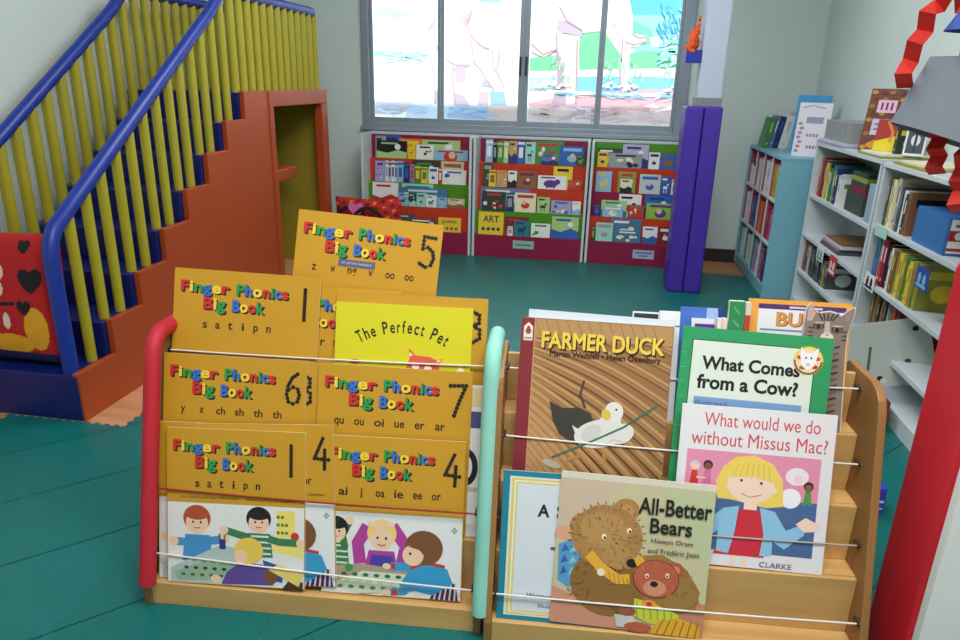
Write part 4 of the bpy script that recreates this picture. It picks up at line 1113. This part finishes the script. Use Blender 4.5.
def d_pet(ar):
    ar.rect(0, 0, 1, 1, (214, 206, 30))
    t = 'The Perfect Pet'
    W = {'T': .040, 'h': .036, 'e': .036, 'P': .040, 'r': .024, 'f': .024, 'c': .034, 't': .024, ' ': .026}
    tot = sum(W[q] + .012 for q in t)
    rad = .60; s = -tot/2; hw = ar.w/ar.h
    for q in t:
        wq = W[q]
        ang = (s + wq/2) / rad
        s += wq + .012
        if q == ' ':
            continue
        hq = .092 if q in 'TPhf' else (.08 if q == 't' else .064)
        cx = .50 + rad*math.sin(ang) - math.cos(ang)*wq/2; cy = 1 - (.205 + rad*(1-math.cos(ang)))*hw + math.sin(ang)*wq/2*hw
        ar.text(q, cx, cy, cx + wq, cy + hq*hw, (24, 22, 20), .02, -ang)
    y = lambda d: 1 - d*hw
    ar.poly([(.53, y(.46)), (.555, y(.38)), (.545, y(.31)), (.60, y(.36)), (.70, y(.365)), (.75, y(.385)), (.80, y(.37)), (.77, y(.42)), (.78, y(.50)), (.74, y(.58)), (.60, y(.58)), (.54, y(.52))], (214, 92, 66))
    ar.poly([(.553, y(.37)), (.552, y(.335)), (.58, y(.36))], (240, 214, 200)); ar.poly([(.765, y(.405)), (.785, y(.38)), (.75, y(.39))], (240, 214, 200))
    ar.ell(.60, y(.44), .028, .02, (246, 238, 230)); ar.ell(.69, y(.45), .028, .02, (246, 238, 230))
    ar.ell(.15, y(.43), .04, .018, (210, 60, 40)); ar.ell(.93, y(.45), .025, .02, (246, 240, 200))
rack_book('picture_book', 'bright yellow picture book with arched black title and a red fox-like animal', None, RL, 2, .424, .335, .392, d_pet, (214, 206, 30), roll=.1)
yb('yellow book half hidden between the upper numeral 1 and arched title books', 2, .206, .371, .421, phonics('2', ['ck', 'e', 'h', 'r', 'm', 'd']), off=.0124, roll=.6)
yb('yellow book with numeral 3 at the right end behind the arched title book', 2, .424, .370, .415, phonics('3', ['g', 'o', 'u', 'l', 'f', 'b']), off=.0062)
yb('tilted yellow book with dotted numeral 5 and blue strip, highest on left rack', 3, .283, .362, .432, phonics('5', ['z', 'w', 'ng', 'v', 'oo', 'oo'], note=True), roll=4.0)

# ---------------- covers of the right rack
PBR = 'picture books on the right rack'
def d_field(ar):
    ar.rect(0, 0, 1, 1, (150, 108, 66))
    # ploughed furrows running from the upper right down to the lower left
    N = 24
    for i in range(N):
        t = i / (N-1)
        yl = 1.02 - 1.15*t
        yr = .86 - 2.5*t
        w_ = .012 + .034*t
        pts = [(.09 + .905*j/24, yl + (yr - yl)*j/24 + .05*math.sin(PI*j/24)) for j in range(25)]
        for dy, c, ww in ((0, (192, 146, 94), w_), (-.024 - .01*t, (170, 124, 78), w_*.7), (-.040 - .022*t, (96, 64, 38), w_*.42)):
            q = [(x, y+dy) for x, y in pts if .014 < y+dy < .985]
            if len(q) > 1:
                ar.line(q, ww, c)
    ar.rect(.085, .88, .995, .995, (178, 138, 88))
    for i in range(12): ar.line([(.09 + .07*i, .995), (.13 + .07*i, .90)], .006, (150, 112, 70))
    ar.rect(0, 0, .088, 1, (132, 40, 48)); ar.rect(.088, 0, .094, 1, (196, 160, 110))
    ar.poly([(.018, .86), (.078, .86), (.078, .945), (.048, .972), (.018, .945)], (228, 220, 210)); ar.ell(.048, .918, .019, .022, (150, 70, 50)); ar.ell(.048, .94, .011, .01, (150, 70, 50)); ar.rect(.024, .868, .072, .88, (150, 140, 136))
    ar.text('FARMER DUCK', .14, .82, .945, .925, (232, 200, 74), .03, -.0, (50, 28, 16), (.010, -.010))
    ar.text('Martin Waddell • Helen Oxenbury', .20, .762, .93, .81, (56, 20, 16), .02)
    # a white bird lying on the furrows with a green pole, and its shadow
    ar.poly([(.22, .50), (.30, .46), (.42, .47), (.50, .44), (.52, .38), (.44, .30), (.40, .24), (.30, .30), (.25, .38)], (58, 56, 50))
    ar.line([(.44, .64), (.42, .55), (.46, .47)], .014, (70, 56, 44))
    ar.ell(.57, .32, .175, .095, (222, 220, 214), rot=.25, n=28); ar.ell(.71, .33, .085, .065, (222, 220, 214), rot=.5); ar.poly([(.55, .40), (.62, .47), (.70, .44), (.70, .36)], (222, 220, 214))
    ar.poly([(.38, .36), (.44, .33), (.46, .27), (.42, .28)], (222, 220, 214))
    ar.ell(.65, .46, .062, .068, (226, 224, 218)); ar.ell(.60, .44, .030, .040, (220, 190, 80), rot=.4)
    ar.ell(.51, .32, .075, .05, (206, 206, 202), rot=.7); ar.line([(.60, .25), (.66, .29), (.72, .28)], .008, (190, 190, 186)); ar.ell(.665, .475, .008, .008, (40, 36, 30), n=8)
    ar.line([(.26, .15), (.50, .26), (.72, .37), (.93, .52)], .014, (56, 116, 88))
    ar.ell(.26, .11, .065, .025, (190, 176, 160), rot=-.3); ar.line([(.36, .14), (.44, .17)], .018, (190, 140, 60)); ar.line([(.60, .20), (.62, .14)], .016, (190, 140, 60))
rack_book('picture_book', 'large brown picture book with a maroon spine and a white bird on ploughed furrows', PBR, RR, 2, .027, .350, .384, d_field, (150, 108, 66), roll=.7, t=.007)
def d_plain(c):
    def f(ar): ar.rect(0, 0, 1, 1, c)
    return f
rack_book('picture_book', 'pale blue white book with only its top edge showing behind the brown furrow book', PBR, RR, 2, .036, .338, .396, d_plain((206, 216, 226)), (206, 216, 226), roll=1.6, off=.0085)
def d_cow(ar):
    hw = ar.w/ar.h
    y = lambda d: 1 - d*hw
    ar.rect(0, 0, 1, 1, (40, 150, 92))
    ar.rect(.070, .04, .892, y(.082), (18, 60, 44)); ar.rect(.076, .045, .886, y(.088), (216, 226, 214))
    for i in range(9): ar.rect(.004, .12 + .09*i, .03 + .012*(i % 2), .124 + .09*i, (90, 180, 130))
    ar.text('What Comes', .145, y(.285), .80, y(.190), (18, 20, 22), .032)
    ar.text('from a Cow?', .125, y(.420), .80, y(.318), (18, 20, 22), .032)
    ar.rect(.115, y(.56), .835, y(.475), (120, 156, 200)); ar.rect(.115, .08, .835, y(.56), (150, 190, 170))
    ar.text('Illustrated', .13, y(.53), .34, y(.50), (60, 80, 120), 0)
    ar.ell(.845, y(.165), .098, .098, (232, 206, 70), n=30); ar.ell(.845, y(.165), .082, .082, (226, 214, 180), n=30)
    for i in range(16):
        t = PI + (i+.5)*PI/16
        ar.ell(.845 + .088*math.cos(t), y(.165 - .088*math.sin(t)), .009, .009, (120, 60, 30), n=6)
    for t, c in ((.3, (200, 60, 40)), (2.8, (200, 60, 40)), (-.7, (190, 40, 40)), (-2.2, (150, 110, 50))):
        ar.ell(.845 + .06*math.cos(t), y(.165 - .06*math.sin(t)), .02, .014, c)
    ar.poly([(.79, y(.07)), (.82, y(.11)), (.87, y(.11)), (.905, y(.07)), (.90, y(.14)), (.885, y(.20)), (.845, y(.23)), (.805, y(.20)), (.79, y(.14))], (236, 238, 236))
    ar.ell(.828, y(.145), .007, .008, (40, 40, 40), n=8); ar.ell(.862, y(.145), .007, .008, (40, 40, 40), n=8); ar.ell(.845, y(.19), .015, .01, (220, 180, 180))
rack_book('picture_book', 'green bordered white book with a bold black question title and round cow badge', PBR, RR, 2, .390, .334, .377, d_cow, (40, 150, 92), roll=1.9)
def d_girl(ar):
    hw = ar.w/ar.h
    y = lambda d: 1 - d*hw
    ar.rect(0, 0, 1, 1, (226, 224, 228))
    red = (206, 74, 84)
    ar.text('What would we do', .15, y(.135), .90, y(.045), red, .002)
    ar.text('without Missus Mac?', .075, y(.265), .955, y(.170), red, .002)
    ar.rect(.055, y(.975), .925, y(.300), (70, 100, 150)); ar.rect(.055, y(.60), .925, y(.300), (224, 142, 172))
    for i in range(5): ar.line([(.06, y(.68 + .06*i)), (.92, y(.69 + .055*i))], .004, (84, 116, 164))
    # two small pairs of playing children
    for x, yy, c, hc, sk in ((.115, .44, (206, 50, 60), (200, 200, 220), SKIN), (.20, .43, (206, 110, 160), (60, 30, 30), (130, 80, 60)), (.86, .52, (80, 150, 70), (50, 30, 30), (140, 90, 60))):
        ar.poly([(x-.03, y(yy+.10)), (x+.03, y(yy+.10)), (x+.018, y(yy)), (x-.018, y(yy))], c); ar.ell(x, y(yy-.03), .032, .032, hc); ar.ell(x, y(yy-.022), .022, .022, sk)
    ar.line([(.13, y(.49)), (.19, y(.49))], .012, SKIN)
    ar.rect(.845, y(.66), .875, y(.61), (60, 100, 170))
    ar.ell(.78, y(.43), .075, .06, (232, 226, 232)); ar.ell(.75, y(.58), .068, .068, (236, 238, 240)); ar.ell(.79, y(.45), .03, .03, (240, 206, 200))
    # a fair haired girl in red dress and blue cardigan
    ar.poly([(.28, y(.62)), (.26, y(.50)), (.30, y(.40)), (.38, y(.33)), (.50, y(.31)), (.62, y(.36)), (.69, y(.46)), (.71, y(.64)), (.60, y(.66)), (.36, y(.62))], (236, 206, 96))
    ar.ell(.49, y(.505), .155, .135, (242, 212, 190)); ar.poly([(.345, y(.47)), (.36, y(.39)), (.50, y(.345)), (.62, y(.40)), (.645, y(.49)), (.50, y(.455))], (236, 206, 96))
    for i in range(7): ar.line([(.37 + .04*i, y(.46 + .003*i)), (.40 + .032*i, y(.365 + .004*abs(i-3)))], .004, (206, 170, 60))
    ar.ell(.425, y(.485), .010, .010, (60, 50, 60), n=8); ar.ell(.555, y(.495), .010, .010, (60, 50, 60), n=8)
    ar.line([(.43, y(.575)), (.49, y(.595)), (.56, y(.575))], .006, (206, 110, 110)); ar.ell(.35, y(.53), .02, .025, (242, 212, 190)); ar.ell(.64, y(.54), .02, .025, (242, 212, 190))
    ar.rect(.455, y(.70), .54, y(.62), (242, 212, 190))
    ar.poly([(.28, y(1.0)), (.40, y(.68)), (.585, y(.68)), (.615, y(1.0))], (204, 40, 60))
    cd = (140, 192, 224)
    ar.poly([(.425, y(.66)), (.33, y(.68)), (.17, y(.82)), (.18, y(.92)), (.30, y(.84)), (.30, y(.98)), (.38, y(.99)), (.41, y(.84))], cd)
    ar.poly([(.56, y(.66)), (.66, y(.68)), (.74, y(.80)), (.86, y(.74)), (.86, y(.82)), (.74, y(.93)), (.66, y(.88)), (.665, y(.98)), (.585, y(.99)), (.60, y(.84))], cd)
    ar.poly([(.80, y(.75)), (.86, y(.70)), (.96, y(.745)), (.93, y(.79)), (.86, y(.80))], (242, 212, 190))
    ar.rect(.40, .0, .43, y(1.0), (242, 212, 190)); ar.rect(.47, .0, .50, y(1.0), (242, 212, 190))
    ar.text('S', .195, .022, .222, .052, (70, 70, 90), .002); ar.text('CLARKE', .59, .014, .80, .048, (70, 70, 90), .002)
rack_book('picture_book', 'white picture book with pink title and a fair haired girl in blue cardigan', PBR, RR, 1, .400, .339, .366, d_girl, (226, 224, 228), roll=1.0)
def d_as(ar):
    ar.rect(0, 0, 1, 1, (24, 126, 150)); ar.rect(.045, .03, .96, .965, (214, 222, 210)); ar.rect(.06, .04, .945, .952, (222, 200, 96)); ar.rect(.075, .05, .93, .94, (226, 230, 214)); ar.rect(.088, .058, .917, .93, (222, 200, 96)); ar.rect(.098, .066, .905, .92, (212, 218, 226))
    ar.text('A', .235, .705, .315, .79, (26, 30, 34), .035); ar.text('S', .36, .70, .42, .79, (26, 30, 34), .035)
    ar.ell(.35, .50, .02, .012, (70, 90, 110)); ar.poly([(.38, .40), (.46, .36), (.44, .28), (.36, .32)], (200, 200, 120)); ar.line([(.40, .44), (.44, .33)], .01, (90, 130, 120))
    ar.text('Written', .19, .155, .355, .19, (40, 46, 54), .01); ar.text('by', .375, .147, .42, .19, (40, 46, 54), .01); ar.text('Illustrated by', .27, .088, .55, .12, (40, 46, 54), .01)
rack_book('picture_book', 'white book with teal and yellow border, partly hidden at the lower left of right rack', PBR, RR, 0, .010, .35, .352, d_as, (24, 126, 150), off=.0062)
def d_bears(ar):
    hw = ar.w/ar.h
    ar.rect(0, 0, 1, 1, (196, 188, 150)); ar.poly([(0, 1), (.45, 1), (.2, .7), (0, .55)], (200, 180, 156)); ar.poly([(.6, 1), (1, 1), (1, .45), (.8, .7)], (186, 192, 152))
    ar.rect(0, .962, 1, 1, (214, 206, 190))
    ar.poly([(0, .0), (0, .24), (.3, .14), (.5, .10), (.5, 0)], (204, 140, 116)); ar.poly([(.86, .26), (1, .22), (1, .0), (.80, .0)], (190, 130, 100))
    # patchwork cloth
    ar.poly([(.03, .28), (.02, .52), (.14, .58), (.24, .50), (.22, .30), (.10, .24)], (84, 152, 196))
    for i in range(9): ar.poly([(.04 + .055*(i % 3), .32 + .075*(i//3)), (.09 + .055*(i % 3), .34 + .075*(i//3)), (.06 + .055*(i % 3), .38 + .075*(i//3))], [(60, 90, 170), (130, 196, 206), (110, 120, 190)][i % 3])
    ar.ell(.06, .60, .07, .05, (222, 160, 130))
    br, bl, bd = (142, 100, 50), (172, 128, 72), (96, 62, 32)
    ar.poly([(.55, .50), (.70, .52), (.86, .44), (.96, .30), (.94, .18), (.80, .12), (.60, .16), (.52, .30)], (156, 116, 58))
    ar.ell(.36, .29, .25, .22, br, rot=-.2); ar.ell(.36, .29, .25, .22, br, rot=-.2)
    # big bear head
    ar.ell(.165, .655, .085, .085, bl); ar.ell(.165, .655, .045, .045, (196, 150, 100))
    ar.ell(.44, .785, .085, .08, bl); ar.ell(.44, .78, .05, .045, (190, 142, 90))
    ar.ell(.33, .60, .235, .215, bl, rot=-.15); ar.ell(.31, .64, .16, .12, (184, 140, 82), rot=-.15); ar.ell(.42, .47, .11, .085, (182, 138, 78), rot=-.1)
    for i in range(30):
        t = 2*PI*i/30
        x, yv = .33 + .236*math.cos(t), .60 + .218*math.sin(t)*hw
        ar.line([(x, yv), (x + .018*math.cos(t), yv + .018*math.sin(t))], .007, bd)
    for ex, ey in ((.31, .60), (.47, .655)):
        ar.ell(ex, ey, .016, .02, (240, 230, 190)); ar.ell(ex + .005, ey - .006, .008, .010, (24, 20, 16), n=10)
    ar.ell(.505, .445, .036, .030, (24, 20, 18)); ar.line([(.47, .40), (.41, .385), (.36, .41)], .007, bd)
    fr = random.Random(11)
    def fur(cx, cy, rx, ry, cols, n, skip=None):
        d0 = ar.d
        for i in range(n):
            ar.d = d0 + (i % 7) * .00002
            a, q = fr.uniform(0, 2*PI), math.sqrt(fr.random())
            x, yv = cx + rx*q*math.cos(a), cy + ry*q*math.sin(a)*hw
            if skip and skip(x, yv): continue
            b = math.atan2(yv - cy, x - cx) + fr.uniform(-.4, .4)
            ar.line([(x, yv), (x + .022*math.cos(b), yv + .022*math.sin(b))], .0045, fr.choice(cols))
        ar.d = d0 + .00018
    near_eye = lambda x, yv: math.hypot(x-.31, yv-.60) < .035 or math.hypot(x-.47, yv-.655) < .035 or math.hypot(x-.505, yv-.445) < .05
    fur(.33, .60, .22, .20, [(150, 108, 56), (190, 148, 90), (132, 92, 46)], 150, near_eye)
    fur(.33, .27, .22, .17, [(122, 84, 40), (160, 118, 62), (108, 72, 34)], 110)
    fur(.78, .33, .14, .13, [(136, 98, 48), (170, 130, 72)], 60)
    # yellow scarf
    ar.line([(.22, .48), (.30, .40), (.42, .33), (.50, .34)], .07, (226, 170, 50)); ar.ell(.31, .365, .026, .026, (236, 220, 190)); ar.line([(.54, .49), (.58, .42)], .06, (226, 170, 50))
    for i in range(5): ar.line([(.36 + .03*i, .375 - .008*i), (.38 + .03*i, .30)], .006, (176, 120, 30))
    ar.line([(.24, .22), (.38, .19), (.52, .22)], .13, br); ar.line([(.26, .17), (.40, .14), (.52, .17)], .008, bd)
    # small russet bear
    ar.ell(.565, .37, .05, .05, (172, 84, 62)); ar.ell(.79, .43, .052, .052, (172, 84, 62)); ar.ell(.79, .43, .028, .028, (206, 130, 100))
    ar.ell(.67, .36, .150, .130, (112, 50, 38)); ar.ell(.67, .36, .145, .125, (184, 90, 66)); fur(.67, .37, .13, .11, [(160, 74, 54), (200, 108, 80)], 60); ar.ell(.665, .30, .075, .055, (206, 140, 106)); ar.ell(.66, .325, .026, .02, (30, 22, 20))
    for ex, ey in ((.61, .375), (.74, .39)):
        ar.ell(ex, ey, .013, .016, (244, 226, 190)); ar.ell(ex, ey - .004, .007, .008, (24, 20, 16), n=10)
    ar.poly([(.54, .22), (.66, .20), (.84, .14), (.82, .08), (.66, .06), (.55, .10)], (200, 200, 60))
    for i in range(6): ar.line([(.56 + .045*i, .20 - .01*i), (.57 + .045*i, .09)], .008, (130, 160, 60))
    ar.ell(.64, .19, .05, .03, (222, 150, 60)); ar.ell(.64, .19, .02, .015, (190, 50, 40))
    ar.line([(.74, .24), (.84, .20), (.93, .28)], .09, (156, 116, 58))
    ar.poly([(.42, .10), (.55, .10), (.56, .02), (.44, .02)], (200, 196, 190)); ar.ell(.50, .13, .06, .035, (150, 84, 60)); ar.ell(.58, .03, .09, .035, (180, 90, 60))
    ar.poly([(.66, .0), (.70, .08), (.84, .12), (.98, .08), (.98, .0)], (222, 164, 44))
    for i in range(6): ar.line([(.70 + .05*i, .0), (.74 + .045*i, .10)], .008, (150, 90, 30))
    ar.text('All-Better', .515, .775, .985, .885, (22, 26, 24), .022); ar.text('Bears', .60, .655, .87, .755, (22, 26, 24), .022)
    ar.text('Hiawyn Oram', .615, .585, .885, .625, (60, 60, 50), .004); ar.text('and Frédéric Joos', .60, .515, .93, .56, (60, 60, 50), .004)
rack_book('picture_book', 'beige picture book of a brown bear hugging a small russet bear', PBR, RR, 0, .133, .345, .354, d_bears, (196, 188, 150), roll=1.5)
# behind, on the top ledge of the right rack
def d_bu2(ar):
    ar.rect(0, 0, 1, 1, (226, 160, 62)); ar.rect(.10, .05, .95, .965, (76, 44, 104)); ar.rect(.10, .05, .95, .925, (220, 222, 228))
    ar.text('BU', .28, .795, .53, .905, (206, 140, 60), .03, 0, (120, 70, 40), (.01, -.008)); ar.rect(.13, .755, .94, .77, (130, 126, 150)); ar.rect(.13, .10, .94, .72, (190, 196, 210))
    ar.rect(.40, .937, .72, .953, (206, 190, 210))
rack_book('picture_book', 'orange bordered book with purple band and brown capital letters behind the kitten book', PBR, RR, 3, .552, .230, .296, d_bu2, (226, 160, 62), off=.0085, roll=.4)
KO = [(.0, .0), (-.02, .55), (-.01, .85), (.03, .97), (.09, 1.0), (.16, .965), (.27, .928), (.38, .938), (.5, .945), (.62, .932), (.74, .915), (.84, .95), (.97, .985), (1.0, .965), (.97, .90), (.92, .84), (.88, .77), (.87, .62), (.90, .0)]
def d_kit(ar):
    base, dk, lt = (132, 118, 106), (62, 54, 50), (186, 174, 160)
    ar.poly(KO, (214, 206, 198)); ar.poly([(x*.97 + .012, y*.988) for x, y in KO], base)
    ar.poly([(.05, .86), (.07, .965), (.11, .975), (.22, .92), (.15, .86)], (188, 158, 146)); ar.poly([(.95, .965), (.90, .88), (.82, .86), (.80, .91)], (150, 126, 116))
    for a in (-.20, -.10, 0, .10, .20): ar.line([(.46 + a*.45, .865), (.47 + a, .925)], .035, dk)
    for x, yy, s in ((.29, .822, -1), (.66, .800, 1)):
        ar.ell(x, yy, .115, .075, dk); ar.ell(x, yy - .002, .085, .052, (112, 98, 66)); ar.ell(x, yy - .002, .04, .05, (20, 18, 16)); ar.ell(x, yy + .026, .10, .02, lt)
        for j in range(3): ar.line([(x + s*.10, yy - .02 - .03*j), (x + s*.20, yy - .012 - .034*j)], .03, dk)
    ar.poly([(.42, .86), (.50, .86), (.53, .76), (.40, .76)], lt); ar.ell(.47, .735, .13, .10, (222, 214, 206)); ar.poly([(.42, .762), (.52, .762), (.47, .745)], (190, 120, 116))
    for j in range(12): ar.line([(.08, .66 - .05*j), (.40, .63 - .05*j), (.74, .67 - .05*j)], .045, dk if j % 2 == 0 else (104, 92, 84))
rack_book('shaped_book', 'kitten shaped board book with grey tabby ears, behind the green bordered book', PBR, RR, 3, .678, .112, .297, d_kit, (132, 118, 106), outline=KO, t=.0065)
def d_blue(ar):
    ar.rect(0, 0, 1, 1, (64, 108, 190)); ar.poly([(.6, 1), (.95, 1), (.95, .9), (.75, .8), (.6, .88)], (150, 180, 224)); ar.poly([(.85, 1), (1, 1), (1, .7), (.9, .8)], (30, 60, 140))
rack_book('picture_book', 'blue book standing behind the green bordered book, left of the purple one', PBR, RR, 3, .401, .099, .270, d_blue, (64, 108, 190), off=.0085, t=.006)
def d_pur(ar):
    ar.rect(0, 0, 1, 1, (222, 220, 228)); ar.rect(.14, .05, 1, .95, (96, 30, 150))
rack_book('picture_book', 'small white edged purple book in front of the blue one on the right rack', PBR, RR, 3, .426, .052, .247, d_pur, (222, 220, 228), t=.007)
for i, (u, w, h, c, lab) in enumerate(((.4795, .010, .250, (232, 214, 206), 'thin cream book just right of the small purple book'), (.4905, .011, .251, (226, 200, 192), 'thin pinkish book between the cream one and the green spine'), (.5035, .034, .293, (44, 130, 80), 'green spined book standing behind the green bordered question book'), (.539, .012, .291, (176, 60, 50), 'thin red and olive book between the green spine and the orange bordered book'))):
    def d_sp(ar, c=c, i=i):
        ar.rect(0, 0, 1, 1, c)
        if i == 2:
            for j in range(6): ar.line([(.3, .95 - .1*j), (.7, .90 - .1*j)], .12, (96, 170, 120))
        if i == 3:
            ar.rect(0, 0, 1, .6, (120, 116, 90)); ar.rect(0, .9, 1, 1, (206, 200, 190))
    rack_book('picture_book', lab, PBR, RR, 3, u, w, h, d_sp, c, t=.02, off=.0, lean=R(10))
def d_w(ar):
    ar.rect(0, 0, 1, 1, (226, 226, 228)); ar.rect(0, .86, 1, .875, (120, 124, 130))
    for i in range(4): ar.line([(.2, .8 - .08*i), (.7, .84 - .09*i)], .06, (150, 150, 160))
def d_w2(ar):
    ar.rect(0, 0, 1, 1, (224, 226, 228)); ar.rect(.05, .90, .98, .985, (40, 44, 48))
    for i in range(4): ar.rect(.1 + .22*i, .80, .22 + .22*i, .88, (120, 110, 120))
rack_book('picture_book', 'small white book with grey scribbles beside the blue book at the back of right rack', PBR, RR, 3, .352, .047, .260, d_w, (226, 226, 228), t=.012)
rack_book('picture_book', 'small white book with dark top strip peeking above the brown furrow book', PBR, RR, 3, .290, .060, .255, d_w2, (224, 226, 228), t=.006, off=.002)

# ================================================================== RIGHT FOREGROUND
redv = surf('red_vinyl', (208, 24, 46), .38, .06, 4); whv = surf('white_vinyl', (224, 228, 228), .45, .03, 4)
pd = thing('padded_block', 'red and white padded block standing at the right edge before the bookcase', 'padded block', (.9, 1.4, FZ))
under(MB().box(.715, .760, 1.306, 1.50, FZ, .94, redv).build('red_pad', bevel=.02, bseg=4), pd)
under(MB().box(.717, 1.08, 1.275, 1.304, FZ, .93, whv).build('white_pad', bevel=.006, bseg=3), pd)
under(MB().box(.762, 1.07, 1.306, 1.48, FZ, .92, whv).build('core', bevel=.006), pd)
bxm = surf('maroon_box', (128, 52, 58), .6)
b = MB()
for q in ((1.06, 1.17, 2.66, 2.666, .001, .12), (1.06, 1.17, 2.844, 2.85, .001, .12), (1.06, 1.066, 2.666, 2.844, .001, .12), (1.164, 1.17, 2.666, 2.844, .001, .12), (1.066, 1.164, 2.666, 2.844, .001, .008)):
    b.box(*q, bxm)
o = b.build('storage_box')
tag(o, 'maroon open box on the floor beside the near white bookcase', 'box')
cb = MB().box(.90, .95, 2.05, 2.16, .001, .09, surf('blue_toy', (44, 66, 180), .4))
ar = Art(cb, .05, .089, lambda a, b_, d: (.90 + a, 2.05 - d, .001 + b_)); ar.rect(.05, .45, .95, .55, (200, 210, 230)); ar.rect(.05, .2, .95, .26, (200, 210, 230)); ar.rect(.05, .72, .95, .78, (130, 40, 90))
o = cb.build('toy_block', fix=False)
tag(o, 'small blue striped block on the floor between the right rack and the red pad', 'toy block')

# paper figure hanging from the ceiling
pf = thing('paper_figure', 'hanging paper figure with grey skirt, blue hat and red folded paper arms and legs', 'paper figure', (.86, 2.0, 1.14))
grm = surf('grey_paper', (112, 120, 130), .8, .03, 3); orm = surf('red_paper', (196, 40, 26), .7, .08, 8); orp = surf('orange_red_paper', (214, 74, 40), .7, .06, 8); blp = surf('blue_paper', (28, 70, 160), .7, .06, 8)
def cone(cx, cy, z0, z1, r0, r1, m, name, tilt=0.0, n=32, th=.002, squash=.8):
    vs, fs = [], []
    for (rr, zz, t) in ((r0, z0, 1), (r1, z1, 0), (r1-th, z1, 0), (r0-th, z0, 1)):
        for i in range(n):
            a = 2*PI*i/n
            x = rr*math.cos(a)
            vs.append((cx + x, cy + rr*squash*math.sin(a), zz - tilt*t*x))
    for q in range(4):
        for i in range(n):
            j = (i+1) % n; p = (q+1) % 4
            fs.append((q*n+i, q*n+j, p*n+j, p*n+i))
    mb = MB(); mb.add(vs, fs, m)
    return under(mb.build(name, smooth=True), pf)
cone(.853, 2.0, 1.135, 1.331, .124, .066, grm, 'skirt', tilt=.30)
cone(.905, 1.955, 1.235, 1.405, .068, .072, orp, 'body', squash=.9)
cone(.905, 1.955, 1.388, 1.56, .115, .02, blp, 'hat', squash=.9)
def accordion(path, w, n, amp, name):
    """a strip of paper folded to and fro, hanging along a path of (x, y, z)"""
    path = [Vector(p) for p in path]
    seg = [(b-a).length for a, b in zip(path, path[1:])]
    tot = sum(seg)
    vs, fs = [], []
    for i in range(n + 1):
        d = tot * i / n
        k = 0
        while k < len(seg)-1 and d > seg[k]:
            d -= seg[k]; k += 1
        p = path[k].lerp(path[k+1], min(1, d/seg[k]))
        t = (path[k+1]-path[k]).normalized()
        side = Vector((-t.z, 0, t.x))
        sh = (.55 if i % 2 else -.55) * w * .5
        q = p + Vector((0, amp if i % 2 else -amp, 0)) + side * sh
        for e in (-.5, .5):
            vs.append(q + side * w * e); vs.append(q + side * w * e + Vector((0, .0012, 0)))
    for i in range(n):
        a, b = 4*i, 4*i+4
        fs += [(a, a+2, b+2, b), (a+1, b+1, b+3, a+3), (a, b, b+1, a+1), (a+2, a+3, b+3, b+2)]
    fs += [(0, 1, 3, 2), (4*n, 4*n+2, 4*n+3, 4*n+1)]
    mb = MB(); mb.add(vs, fs, orm)
    return under(mb.build(name), pf)
accordion([(.868, 1.99, 1.440), (.80, 2.0, 1.475), (.765, 2.0, 1.44), (.752, 2.0, 1.37), (.735, 2.0, 1.315), (.738, 2.0, 1.255)], .040, 9, .016, 'arm')
accordion([(.842, 2.0, 1.16), (.850, 2.0, 1.10), (.858, 2.0, 1.045)], .042, 5, .014, 'leg')
accordion([(.93, 2.0, 1.15), (.915, 2.0, 1.08), (.925, 2.0, 1.0), (.935, 2.0, .95)], .046, 7, .014, 'leg')
under(MB().tube([(.905, 1.955, 1.555), (.905, 1.955, ZC)], .0012, ink((220, 220, 220)), seg=6).build('string'), pf)

# ================================================================== LIGHT, SKY, CAMERA
def area(name, loc, rot, sx, sy, e, col=(1, 1, 1)):
    l = bpy.data.lights.new(name, 'AREA'); l.shape = 'RECTANGLE'; l.size = sx; l.size_y = sy; l.energy = e; l.color = col
    o = bpy.data.objects.new(name, l); COL.objects.link(o); o.location = loc; o.rotation_euler = rot
    return o
area('ceiling_lamp', (0.15, 0.55, ZC-.03), (0, 0, 0), 1.5, .9, 74, (.98, .99, 1))
area('ceiling_lamp', (-.4, 3.3, ZC-.03), (0, 0, 0), 1.4, .9, 46, (.96, .98, 1))
s = bpy.data.lights.new('sun', 'SUN'); s.energy = 7.0; s.angle = R(1); s.color = (1, .97, .92)
so = bpy.data.objects.new('sun', s); COL.objects.link(so)
so.rotation_euler = Vector((.12, .5, -.86)).to_track_quat('-Z', 'Y').to_euler()
so.location = (0, 3, 9)
w = bpy.data.worlds.new('sky'); SC.world = w
w.use_nodes = True
bg = w.node_tree.nodes['Background']
bg.inputs['Color'].default_value = (.72, .84, 1.0, 1); bg.inputs['Strength'].default_value = 2.4

cam = bpy.data.cameras.new('camera'); cam.sensor_width = 36; cam.sensor_fit = 'HORIZONTAL'; cam.lens = 36 * 699.83 / 960; cam.clip_start = .02
co = bpy.data.objects.new('camera', cam); COL.objects.link(co)
Rv, Uv, Wv = (0.98572234, 0.16678434, 0.02311842), (-0.07564856, 0.31600406, 0.94573714), (0.15042863, -0.93398309, 0.32410925)
co.matrix_world = Matrix(((Rv[0], Uv[0], Wv[0], 0), (Rv[1], Uv[1], Wv[1], 0), (Rv[2], Uv[2], Wv[2], 1.25), (0, 0, 0, 1)))
SC.camera = co
vs_ = SC.view_settings
vs_.view_transform = 'Standard'; vs_.look = 'None'; vs_.exposure = 0.0; vs_.gamma = 1.0; vs_.use_curve_mapping = False
